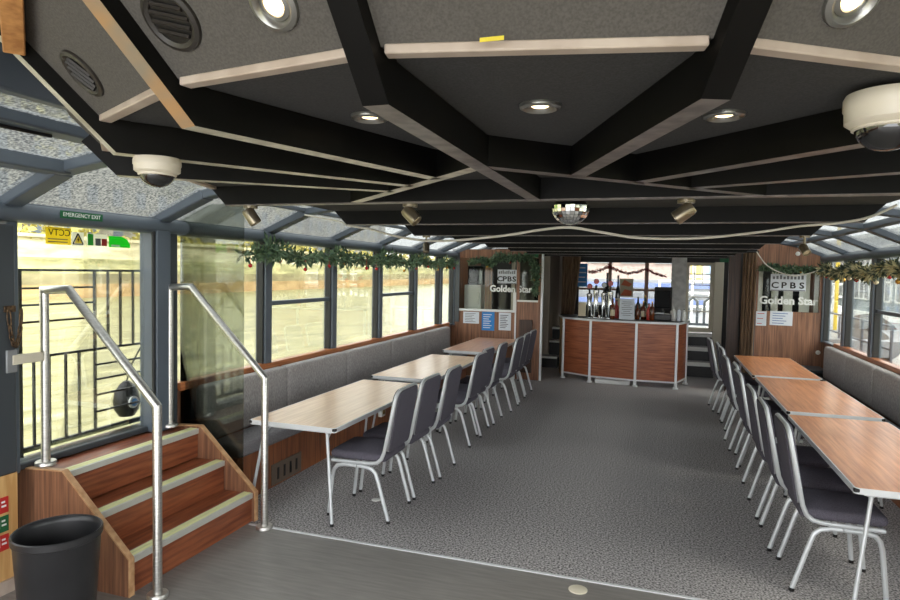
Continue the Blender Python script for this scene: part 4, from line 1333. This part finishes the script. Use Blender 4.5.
t = thing('mirror_ball', 'half mirror ball fixed under the black ceiling beams', 'mirror ball', (-0.425, 3.14, 2.078))
R_ = 0.093
vs, fs, rows, cols = [], [], 9, 26
for i in range(rows+1):
    a = PI/2*i/rows
    rr_, zz = R_*math.cos(a), -R_*1.0*math.sin(a)
    for k in range(cols):
        b_ = 2*PI*k/cols
        vs.append((rr_*math.cos(b_), rr_*math.sin(b_), zz))
mm = MB()
for i in range(rows):
    for k in range(cols):
        l_ = (k+1) % cols
        q = [Vector(vs[i*cols+k]), Vector(vs[i*cols+l_]), Vector(vs[(i+1)*cols+l_]), Vector(vs[(i+1)*cols+k])]
        cc = sum(q, Vector())/4
        nn = cc.normalized()
        j_ = Vector((random.uniform(-1, 1), random.uniform(-1, 1), random.uniform(-1, 1)))*0.05
        qq = []
        for p in q:
            off = (p-cc)*0.93
            qq.append(cc+off+nn*(0.0015+off.dot(j_)))
        mm.add(qq, [(0, 1, 2, 3)])
mm.build('facets', 'mirror', t, smooth=False)
MB().lathe([(0, 0.0), (R_*0.98, 0.0)] + [(R_*0.985*math.cos(PI/2*i/8), -R_*0.985*math.sin(PI/2*i/8)) for i in range(1, 8)] + [(0, -R_*0.985)], (0, 0, 0), 26).build('core', 'frame_dark', t)
MB().lathe([(0, 0.0), (R_*0.9, 0.0), (R_*0.8, 0.02), (0.03, 0.025), (0.03, 0.047), (0, 0.047)], (0, 0, 0), 24).build('mount', 'black', t)

def spotlight(p, aim, label, stem=0.0, L_=0.075, r=0.028):
    t_ = thing('spotlight', label, 'spotlight', p, 0, 'small metal spotlights on the ceiling')
    MB().lathe([(0, 0), (0.032, 0), (0.032, -0.012), (0, -0.012)], (0, 0, 0), 20).build('mount_plate', 'bronze', t_)
    z0 = -0.012-stem
    a = Vector(aim).normalized()
    MB().tube([(0, 0, -0.012), (0, 0, z0-0.022)], 0.008, 8).build('stem', 'bronze', t_)
    c0 = Vector((0, 0, z0-0.03))
    R = Vector((0, 0, -1)).rotation_difference(a).to_matrix()
    MB().lathe([(0, 0.03), (r*0.85, 0.03), (r, 0.02), (r, -L_+0.03), (r*0.92, -L_+0.028), (r*0.88, -L_+0.045), (0, -L_+0.045)], c0, 22, 0, R).build('lamp_can', 'bronze', t_)
    MB().lathe([(0, -L_+0.0435), (r*0.86, -L_+0.0435), (r*0.86, -L_+0.042), (0, -L_+0.042)], c0, 18, 0, R).build('lens', 'label_cream', t_)
    return t_
spotlight((-1.035, 2.565, ZB-0.005), (0.75, 0.0, -0.75), 'metal spotlight under the beam between the steps and the mirror ball')
spotlight((0.085, 2.575, ZB-0.005), (-0.8, 0.0, -0.6), 'metal spotlight under the beam on the quay side of the mirror ball')
spotlight((-1.82, 2.53, ZB-0.005), (0.5, 0.25, -0.85), 'metal spotlight at the beam end beside the glass screen skylight')
spotlight((-1.84, 4.93, ZB-0.005), (0.1, -0.3, -0.95), 'dark spotlight hanging on a stem over the river tables', 0.045)
spotlight((0.93, 4.89, ZB-0.005), (0.3, -0.7, -0.75), 'metal spotlight hanging on a stem over the orange tables', 0.045)

def smooth_path(P, k=5):
    P = [Vector(p) for p in P]
    out = []
    for i in range(len(P)-1):
        a, b, c_, d_ = P[max(0, i-1)], P[i], P[i+1], P[min(len(P)-1, i+2)]
        for q in range(k):
            t_ = q/k
            out.append(0.5*((2*b)+(c_-a)*t_+(2*a-5*b+4*c_-d_)*t_*t_+(3*b-a-3*c_+d_)*t_**3))
    return out+[P[-1]]
tag(MB().tube(smooth_path([(-2.541, 4.2, 2.149), (-2.141, 4.0, 2.085), (-1.95, 3.75, 2.035), (-1.766, 3.7, 2.008), (-1.495, 3.55, 1.949), (-1.187, 3.4, 1.918), (-0.814, 3.3, 1.941), (-0.583, 3.2, 1.966), (-0.43, 3.14, 1.974),
               (-0.286, 3.2, 1.955), (-0.1, 3.3, 1.932), (0.188, 3.5, 1.943), (0.48, 3.6, 1.98), (0.67, 3.65, 2.013), (0.86, 3.71, 2.033), (0.991, 3.71, 2.061), (1.104, 3.7, 2.119)]), 0.0065, 8).build('ceiling_cable', 'cable_white'),
    'white cable slung across the ceiling under the half mirror ball', 'cable')
tag(MB().tube(smooth_path([(1.304, 10.03, 2.108), (1.442, 9.96, 1.908), (1.692, 9.94, 1.784), (1.882, 9.94, 1.788), (2.117, 9.98, 1.865)]), 0.008, 8).build('bulkhead_cable', 'cable_white'),
    'white cable drooping over the lettered window of the wood bulkhead', 'cable')
tag(MB().tube(smooth_path([(-2.44, 1.30, 2.276), (-2.40, 1.5, 2.276), (-2.43, 1.7, 2.276), (-2.41, 2.0, 2.276)]), 0.008, 8).build('roof_cable', 'black'), 'black cable lying along the grey skylight bar by the boarding door', 'cable')

# ---------------------------------------------------------------- garlands
def garland(name, label, path, r, n_, baubles, rs=3, leaf=0.075, mname='leaf', cat='garland', lumps=None):
    rnd = random.Random(rs)
    pts = [Vector(p) for p in path]
    Ls = [0.0]
    for i in range(1, len(pts)):
        Ls.append(Ls[-1]+(pts[i]-pts[i-1]).length)
    def at(s_):
        for i in range(1, len(pts)):
            if s_ <= Ls[i]:
                return pts[i-1].lerp(pts[i], (s_-Ls[i-1])/max(1e-6, Ls[i]-Ls[i-1]))
        return pts[-1].copy()
    o3 = pts[0].copy()
    t_ = thing(name, label, cat, o3)
    mm = MB()
    mm.tube([p-o3 for p in pts], 0.007, 6)
    for k in range(n_):
        s_ = rnd.random()*Ls[-1]
        c0 = at(s_)
        sc_ = r*(0.55+0.45*math.sin(s_*5.3+rs)*math.sin(s_*2.1+1.0))
        if lumps:
            ph = ((s_+lumps*0.08) % lumps)/lumps
            sc_ = r*(0.30+0.75*math.exp(-((ph-0.5)/0.16)**2)+0.45*max(0.0, math.sin(s_*13+rs)))
            if rnd.random() > 0.12+sc_/r*0.8:
                continue
        sc_ = max(r*0.25, sc_)
        d_ = Vector((rnd.gauss(0, 1), rnd.gauss(0, 1), rnd.gauss(0, 1)-0.15)).normalized()
        p0 = c0+d_*rnd.uniform(0.0, 0.45)*sc_
        p1 = p0+(d_+Vector((rnd.uniform(-.6, .6), rnd.uniform(-.6, .6), rnd.uniform(-.7, .4)))).normalized()*leaf*rnd.uniform(0.6, 1.3)
        ax = (p1-p0)
        sd = ax.cross(Vector((rnd.gauss(0, 1), rnd.gauss(0, 1), rnd.gauss(0, 1)))).normalized()*leaf*0.17
        md = p0.lerp(p1, 0.5)+ax.cross(sd).normalized()*leaf*0.08
        mm.add([p0-o3, md+sd-o3, p1-o3, md-sd-o3], [(0, 1, 2), (0, 2, 3)])
    mm.build('foliage', mname, t_, smooth=False)
    for k, (s_, dz, mn, rad_) in enumerate(baubles):
        p = at(s_*Ls[-1])+Vector((rnd.uniform(-0.03, 0.06), 0, dz))-o3
        pr = [(rad_*math.cos(-PI/2+PI*i/8), rad_*math.sin(-PI/2+PI*i/8)) for i in range(9)]
        pr[0] = (0, -rad_)
        pr[-1] = (0, rad_)
        b_ = MB().lathe(pr, p, 14)
        b_.lathe([(0, rad_), (rad_*0.25, rad_), (rad_*0.25, rad_*1.2), (0, rad_*1.2)], p, 8)
        b_.tube([p+Vector((0, 0, rad_)), p+Vector((0, 0, -dz+0.01 if dz < 0 else 0.03))], 0.002, 5)
        b_.build('bauble', mn, t_)
    return t_
path = []
yy = 4.3
while yy < 9.95:
    f_ = ((yy-4.82) % 1.19)/1.19
    path.append((XL+0.14, yy, 1.90-0.05*math.sin(PI*f_)+0.01*math.sin(yy*7)))
    yy += 0.1
bl_ = []
rb = random.Random(5)
for k in range(14):
    bl_.append((0.03+0.94*k/13.0, -0.07-0.04*rb.random(), rb.choice(['bauble_red', 'bauble_gold', 'bauble_red']), 0.018))
garland('garland', 'green garland with baubles strung along the river window posts', path, 0.15, 3000, bl_, 3, 0.085, lumps=1.19)
path = []
yy = 4.6
while yy < 9.9:
    path.append((XR-0.14, yy, 1.835-0.03*math.sin(yy*5.0)))
    yy += 0.1
bl_ = [(0.05+0.93*k/12.0, -0.07-0.04*rb.random(), rb.choice(['bauble_red', 'bauble_gold', 'label_cream']), 0.026) for k in range(13)]
garland('garland', 'green garland with gold and red baubles along the quayside window rail', path, 0.16, 3800, bl_, 8, 0.08, 'leaf_pale')
garland('garland', 'green garland round the glass of the river bulkhead', [(x, 9.98, z) for x, z in ((-2.95, 1.90), (-2.75, 1.95), (-2.6, 1.88), (-2.5, 2.0), (-2.2, 1.98), (-1.95, 2.0), (-1.87, 1.85), (-1.86, 1.6), (-1.87, 1.42))], 0.13, 1500,
        [(0.2, -0.06, 'bauble_gold', 0.02), (0.45, -0.08, 'bauble_red', 0.02), (0.85, -0.04, 'bauble_gold', 0.02)], 11, 0.07)
garland('garland', 'green garland across the top of the lettered quayside bulkhead window', [(1.36, 10.12, 1.88), (1.5, 10.12, 1.90), (1.7, 10.12, 1.87), (1.9, 10.12, 1.88), (2.08, 10.12, 1.86)], 0.10, 800,
        [(0.3, -0.04, 'bauble_gold', 0.018), (0.7, -0.05, 'bauble_gold', 0.018)], 12, 0.06)
garland('tinsel', 'red tinsel garland draped across the bar window', [(-1.30, YW-0.05, 1.80), (-1.2, YW-0.05, 1.78), (-1.05, YW-0.05, 1.84), (-0.93, YW-0.05, 1.90), (-0.8, YW-0.05, 1.84), (-0.6, YW-0.05, 1.77), (-0.4, YW-0.05, 1.80), (-0.24, YW-0.05, 1.86), (-0.1, YW-0.05, 1.78), (0.1, YW-0.05, 1.73)], 0.06, 1300,
        [], 13, 0.035, 'tinsel_red', 'tinsel')

tag(MB().bb((-0.288, 1.001, ZC-0.006), (-0.248, 1.0018, ZC+0.001)).build('tape_tag', 'yellow_sign', smooth=False), 'small yellow tape tag stuck on the long cream ceiling batten', 'tag')
# floor fittings
tag(MB().lathe([(0, 0), (0.052, 0), (0.052, 0.003), (0.046, 0.006), (0, 0.006)], (-0.375, 3.50, 0), 28).build('floor_disc', 'cream'), 'round cream floor disc in the brown vinyl by the carpet edge', 'floor disc')
tag(MB().lathe([(0, 0), (0.035, 0), (0.035, 0.003), (0.03, 0.006), (0, 0.006)], (-1.995, 4.35, 0), 24).build('floor_disc', 'white'), 'small white floor disc in the carpet under a chair', 'floor disc')
t = thing('socket_box', 'small pale socket box hanging under the pale table by the steps', 'socket', (-2.125, 4.72, 0.552))
MB().bb((-0.018, -0.035, 0), (0.018, 0.035, 0.085)).build('socket_body', 'white', t, bevel=0.004)
MB().bb((0.0181, -0.02, 0.02), (0.021, 0.02, 0.06)).build('socket_face', 'bauble_gold', t, smooth=False)

# ---------------------------------------------------------------- outside
m_w = mat('river_water_surface', (170, 160, 92), 0.3, 0.0, 0.2)
Lk = m_w.node_tree.links
bs = m_w.node_tree.nodes['Principled BSDF']
tc = N(m_w, 'ShaderNodeTexCoord')
mp = N(m_w, 'ShaderNodeMapping')
mp.inputs['Scale'].default_value = (1.0, 0.35, 1.0)
Lk.new(tc.outputs['Object'], mp.inputs['Vector'])
nz = N(m_w, 'ShaderNodeTexNoise')
nz.inputs['Scale'].default_value = 2.2
nz.inputs['Detail'].default_value = 5
Lk.new(mp.outputs[0], nz.inputs['Vector'])
bp = N(m_w, 'ShaderNodeBump')
bp.inputs['Strength'].default_value = 0.9
bp.inputs['Distance'].default_value = 0.12
Lk.new(nz.outputs['Fac'], bp.inputs['Height'])
Lk.new(bp.outputs[0], bs.inputs['Normal'])
rp = N(m_w, 'ShaderNodeValToRGB')
rp.color_ramp.elements[0].position, rp.color_ramp.elements[0].color = 0.3, lin((112, 109, 76))
rp.color_ramp.elements[1].position, rp.color_ramp.elements[1].color = 0.7, lin((168, 163, 120))
Lk.new(nz.outputs['Fac'], rp.inputs['Fac'])
Lk.new(rp.outputs['Color'], bs.inputs['Base Color'])
ZW = -0.35
mm = MB()
mm.add([(-34, -60, ZW), (XL-0.05, -60, ZW), (XL-0.05, 160, ZW), (-34, 160, ZW)], [(0, 1, 2, 3)])
mm.add([(XR+0.05, -60, ZW), (60, -60, ZW), (60, 160, ZW), (XR+0.05, 160, ZW)], [(0, 1, 2, 3)])
mm.add([(XL-0.05, 13.4, ZW), (XR+0.05, 13.4, ZW), (XR+0.05, 160, ZW), (XL-0.05, 160, ZW)], [(0, 1, 2, 3)])
struct(mm.build('water', m_w, smooth=False))
stone = noisy('pale_embankment_stone', (176, 166, 130), (224, 216, 182), 1.2, 0.8, stretch=(1, 0.3, 1.5), detail=5)
moss = noisy('mossy_stone', (136, 133, 92), (190, 185, 136), 1.6, 0.85, stretch=(1, 0.4, 2), detail=5)
rusty = noisy('rusty_tide_band', (160, 132, 90), (186, 158, 112), 2.0, 0.85, stretch=(1, 0.3, 1), detail=5)
mud = noisy('grey_tide_band', (120, 112, 82), (160, 150, 112), 1.5, 0.85, stretch=(1, 0.3, 1), detail=5)
mm = MB()
mm.bb((-36, -60, 2.1), (-34.2, 160, 3.25))
mm.bb((-36, -60, 3.25), (-34.0, 160, 3.45), 0)
mm.bb((-36, -60, 1.15), (-34.1, 160, 2.1), 1)
mm.bb((-36, -60, 0.5), (-33.9, 160, 1.15), 3)
mm.bb((-36, -60, -0.5), (-33.8, 160, 0.5), 2)
struct(mm.build('wall_embankment', [stone, moss, rusty, mud], smooth=False))
struct(MB().bb((-60, -60, 3.0), (-36, 160, 3.25)).build('ground_bank', moss, smooth=False))
leaf_y = noisy('pale_autumn_leaves', (150, 142, 70), (206, 196, 116), 2.0, 0.8)
leaf_g = noisy('grey_green_leaves', (96, 100, 62), (156, 152, 96), 2.0, 0.8)
bark = noisy('grey_bark', (84, 76, 66), (120, 110, 96), 6, 0.9)
def tree(x, y, z0, h_, r, lm, label, n_=1500, rs=0, group='trees on the far embankment'):
    rnd = random.Random(rs)
    t_ = thing('tree', label, 'tree', (x, y, z0), 0, group)
    mm = MB().tube([(0, 0, 0), (0.1, 0, h_*0.3), (0.0, 0.1, h_*0.55)], 0.3, 10, 0, rr=[0.32, 0.24, 0.14])
    cl = []
    for k in range(9):
        a = rnd.uniform(0, 2*PI)
        q = Vector((math.cos(a)*r*rnd.uniform(0.1, 0.6), math.sin(a)*r*rnd.uniform(0.1, 0.6), h_*rnd.uniform(0.45, 0.85)))
        cl.append((q, r*rnd.uniform(0.4, 0.65)))
        mm.tube([(0.05, 0.05, h_*0.4), (q.x*0.5, q.y*0.5, (q.z+h_*0.4)/2), q], 0.08, 6, 0, rr=[0.13, 0.08, 0.03])
    mm.build('trunk', bark, t_)
    mm = MB()
    for k in range(n_):
        q, rr_ = rnd.choice(cl)
        d_ = Vector((rnd.gauss(0, 1), rnd.gauss(0, 1), rnd.gauss(0, 1))).normalized()
        p = q+d_*rr_*rnd.uniform(0.5, 1.05)
        u_ = d_.cross(Vector((rnd.gauss(0, 1), rnd.gauss(0, 1), rnd.gauss(0, 1)))).normalized()*0.30*rnd.uniform(0.6, 1.2)
        w_ = u_.cross(d_+Vector((rnd.gauss(0, .4), rnd.gauss(0, .4), rnd.gauss(0, .4)))).normalized()*0.22
        mm.add([p-u_, p-w_, p+u_, p+w_], [(0, 1, 2, 3)])
    mm.build('crown', lm, t_, smooth=False)
    return t_
for k, (x, y, h_, r, lm, lb) in enumerate((
        (-40, 4, 9, 4.2, leaf_y, 'pale yellow tree above the embankment seen through the boarding door skylight'),
        (-41, 16, 10, 4.6, leaf_g, 'grey-green tree above the embankment, first beyond the boarding door'),
        (-40, 30, 9, 4.4, leaf_y, 'pale yellow tree above the embankment behind the glass screen'),
        (-42, 46, 10, 4.8, leaf_g, 'grey-green tree above the embankment behind the river garland'),
        (-40, 64, 10, 5.0, leaf_y, 'pale yellow tree far along the embankment'),
        (-41, 86, 11, 5.4, leaf_g, 'grey-green tree at the far end of the embankment'))):
    tree(x+1.5, y, 3.2, h_*1.5, r*1.35, lm, lb, 2600, 20+k)
gs = MB()
rnd = random.Random(4)
for k in range(7000):
    y = rnd.uniform(-20, 130)
    b_ = Vector((-34.3+rnd.uniform(-1.2, 0.1), y, 3.2+rnd.random()**2*1.5*(0.6+0.4*math.sin(y*0.7))))
    u_ = Vector((rnd.gauss(0, 1), rnd.gauss(0, 1), rnd.gauss(0, 1))).normalized()*0.25
    w_ = u_.cross(Vector((rnd.gauss(0, 1), rnd.gauss(0, 1), rnd.gauss(0, 1)))).normalized()*0.16
    gs.add([b_-u_, b_-w_, b_+u_, b_+w_], [(0, 1, 2, 3)])
o = gs.build('undergrowth', leaf_y, smooth=False)
o['kind'] = 'stuff'
tag(o, 'pale yellow undergrowth growing along the top of the embankment wall', 'undergrowth')
# grey buildings behind the embankment
brick = noisy('grey_brown_facade', (120, 116, 104), (158, 152, 138), 0.8, 0.85)
def block(x, y, w_, d_, h_, label, name='building'):
    t_ = thing(name, label, 'building', (x, y, 3.2), 0, 'buildings behind the embankment')
    MB().bb((-w_/2, -d_/2, 0), (w_/2, d_/2, h_)).build('facade', brick, t_, smooth=False)
    mm = MB()
    ny, nz_ = int(d_/3.0), int(h_/3.2)
    for a in range(ny):
        for c_ in range(nz_):
            yy_ = -d_/2+1.5+a*3.0
            zz_ = 1.2+c_*3.2
            mm.bb((w_/2, yy_-0.6, zz_), (w_/2+0.03, yy_+0.6, zz_+1.7))
    mm.build('window_row', 'frame_grey', t_, smooth=False)
    MB().bb((-w_/2-0.2, -d_/2-0.2, h_), (w_/2+0.3, d_/2+0.2, h_+0.4)).build('parapet', stone, t_, smooth=False)
block(-56, 0, 8, 34, 11, 'grey building behind the embankment beyond the boarding door')
block(-56, 42, 8, 40, 13, 'grey building behind the embankment beyond the river windows')
block(-56, 92, 8, 48, 12, 'grey building far along the embankment')

# quay side: neighbouring white boat, pontoon, tarpaulin heaps, yellow pole
nb = thing('moored_boat', 'white boat with latticed windows moored beyond the quayside windows', 'boat', (7.0, 26.0, ZW))
MB().prism([(-0.3, -20, 0), (0.0, -20, 0.9), (4.0, -20, 0.9), (4.0, -20, 0)], (0, 40, 0)).build('hull', 'marble', nb, smooth=False)
MB().bb((0.3, -19, 0.9), (3.8, 19, 3.6)).build('cabin', mat('boat_grey_white', (138, 148, 154), 0.5), nb, smooth=False)
MB().bb((0.1, -19.2, 3.6), (3.9, 19.2, 3.75)).build('cabin_roof', 'white', nb, smooth=False)
for k in range(16):
    y = -17.6+k*2.3
    fr = MB()
    for yy_ in (0, 0.6, 1.2, 1.8):
        fr.bb((0.24, y+yy_-0.03, 1.35), (0.30, y+yy_+0.03, 3.25))
    for zz_ in (1.35, 2.0, 2.6, 3.25):
        fr.bb((0.245, y-0.03, zz_-0.03), (0.295, y+1.83, zz_+0.03))
    wf_ = fr.build('window_frame', 'white', nb, smooth=False)
    MB().bb((0.27, y, 1.35), (0.29, y+1.8, 3.25)).build('pane', 'steel_plate', wf_, smooth=False)
mm = MB().bb((3.2, 8, ZW), (6.3, 44, ZW+0.35))
struct(mm.build('ground_pontoon', 'steel_plate', smooth=False))
def heap(x, y, sx, sy, sz, label, rs, mname):
    rnd = random.Random(rs)
    mm = MB()
    n1, n2 = 10, 20
    vs, fs = [], []
    for i in range(n1+1):
        a = PI/2*i/n1
        for k in range(n2):
            b_ = 2*PI*k/n2
            j_ = 1+0.10*math.sin(3*b_+rs)+0.06*math.sin(7*b_+i)
            vs.append((math.cos(a)**0.7*math.cos(b_)*sx*j_, math.cos(a)**0.7*math.sin(b_)*sy*j_, math.sin(a)*sz*(1+0.08*math.sin(5*b_))))
    for i in range(n1):
        for k in range(n2):
            l_ = (k+1) % n2
            fs.append((i*n2+k, i*n2+l_, (i+1)*n2+l_, (i+1)*n2+k))
    mm.add(vs, fs)
    o = mm.build('tarpaulin_heap', mname)
    o.location = (x, y, ZW+0.35)
    return tag(o, label, 'tarpaulin', 'covered heaps on the pontoon')
heap(3.95, 14.6, 0.55, 1.0, 0.72, 'grey tarpaulin heap on the pontoon by the yellow pole', 1, 'tarp_dark')
heap(4.3, 12.2, 0.7, 0.9, 0.62, 'pale tarpaulin heap on the pontoon nearest the far bench end', 2, 'marble')
heap(4.75, 17.4, 0.6, 0.9, 0.85, 'grey tarpaulin heap in the middle of the pontoon', 3, 'tarp_dark')
heap(4.9, 10.2, 0.8, 0.8, 0.6, 'pale tarpaulin heap on the pontoon beside the last bench window', 4, 'tarp_pale')
heap(4.6, 20.9, 0.9, 1.4, 0.95, 'pale tarpaulin heap at the far end of the pontoon', 5, 'marble')
tag(MB().tube([(3.75, 16.15, ZW+0.3), (3.75, 16.15, 3.2)], 0.04, 12).build('mooring_pole', mat('yellow_pole_paint', (226, 196, 70), 0.5)), 'yellow mooring pole outside the quayside windows', 'pole')
for k in range(3):
    t = thing('pontoon_railing', ['black railing on the pontoon at its bar end', 'black railing in the middle of the pontoon', 'black railing at the far end of the pontoon'][k], 'railing', (3.3, 11.0+k*6.2, ZW+0.35), 0, 'pontoon railings')
    mm = MB()
    for z in (0.35, 0.7, 1.05):
        mm.tube([(0, 0, z), (0, 5.8, z)], 0.02, 6)
    mm.build('rail', 'frame_grey', t)
    for y in (0, 1.45, 2.9, 4.35, 5.8):
        MB().tube([(0, y, 0), (0, y, 1.07)], 0.022, 6).build('post', 'frame_grey', t)

# ahead of the boat: pier with railing, coloured building
t = thing('pier_building', 'pale building with yellow and white panels beyond the glazed end door', 'building', (1.6, 30, ZW))
MB().bb((-2.6, 0, 0), (4.5, 6, 12)).build('facade', 'white', t, smooth=False)
pm = [mat('yellow_panel', (232, 206, 96), 0.6), mat('blue_panel', (150, 176, 204), 0.6), mat('grey_panel', (120, 120, 116), 0.6)]
mm = MB()
rnd = random.Random(9)
for a in range(17):
    for c_ in range(9):
        x = -2.5+a*0.4
        z = 1.6+c_*0.55
        mm.bb((x, -0.05, z), (x+0.24, 0, z+0.42), rnd.choice([0, 1, 2, 1]))
mm.build('panel_wall', pm, t, smooth=False)
t = thing('pier_railing', 'white railing on the pier seen through the glazed end door', 'railing', (1.2, 17.5, 0.6))
mm = MB()
for z in (0.35, 0.7, 1.0):
    mm.tube([(-1.2, 0, z), (3, 0, z)], 0.03, 6)
mm.build('rail', 'white', t)
for x in (-1.2, -0.4, 0.4, 1.2, 2.0, 2.8):
    MB().tube([(x, 0, 0), (x, 0, 1.02)], 0.03, 6).build('post', 'white', t)
struct(MB().bb((-3.0, 13.6, 0.3), (6.0, 29.0, 0.6)).build('ground_pier', 'steel_plate', smooth=False))
t = thing('pier_boat', 'white and blue striped boat seen through the bar window', 'boat', (-2.0, 21.0, 0.6))
MB().prism([(-4.0, 0, 0), (3.2, 0, 0), (3.6, -0.3, 1.0), (-4.3, -0.3, 1.0)], (0, 3, 0)).build('hull', 'fabric_edge', t, smooth=False)
mm = MB()
mm.bb((-4.2, -0.36, 0.75), (3.5, -0.31, 0.9), 0)
mm.bb((-4.0, -0.33, 0.25), (3.3, -0.2, 0.40), 0)
mm.build('stripe', mat('slate_blue_stripe', (96, 112, 160), 0.5), t, smooth=False)
MB().bb((-3.6, 0.1, 1.0), (2.9, 2.6, 2.6)).build('cabin', mat('cabin_cream', (160, 140, 132), 0.5), t, smooth=False)
for k in range(6):
    MB().bb((-3.4+k*1.05, 0.06, 1.5), (-2.6+k*1.05, 0.1, 2.2)).build('cabin_window', 'steel_plate', t, smooth=False)
t = thing('bicycle_rack', 'dark metal rack on the pier below the white railing', 'rack', (1.15, 15.8, 0.6))
for k in range(4):
    MB().tube([(-0.5+k*0.35, 0, 0), (-0.5+k*0.35, 0, 0.55), (-0.4+k*0.35, 0, 0.65), (-0.3+k*0.35, 0, 0.55), (-0.3+k*0.35, 0, 0)], 0.03, 8).build('hoop', 'frame_dark', t)
MB().bb((-0.6, -0.05, 0.0), (0.95, 0.05, 0.05)).build('base_rail', 'frame_dark', t)

bpy.context.view_layer.update()
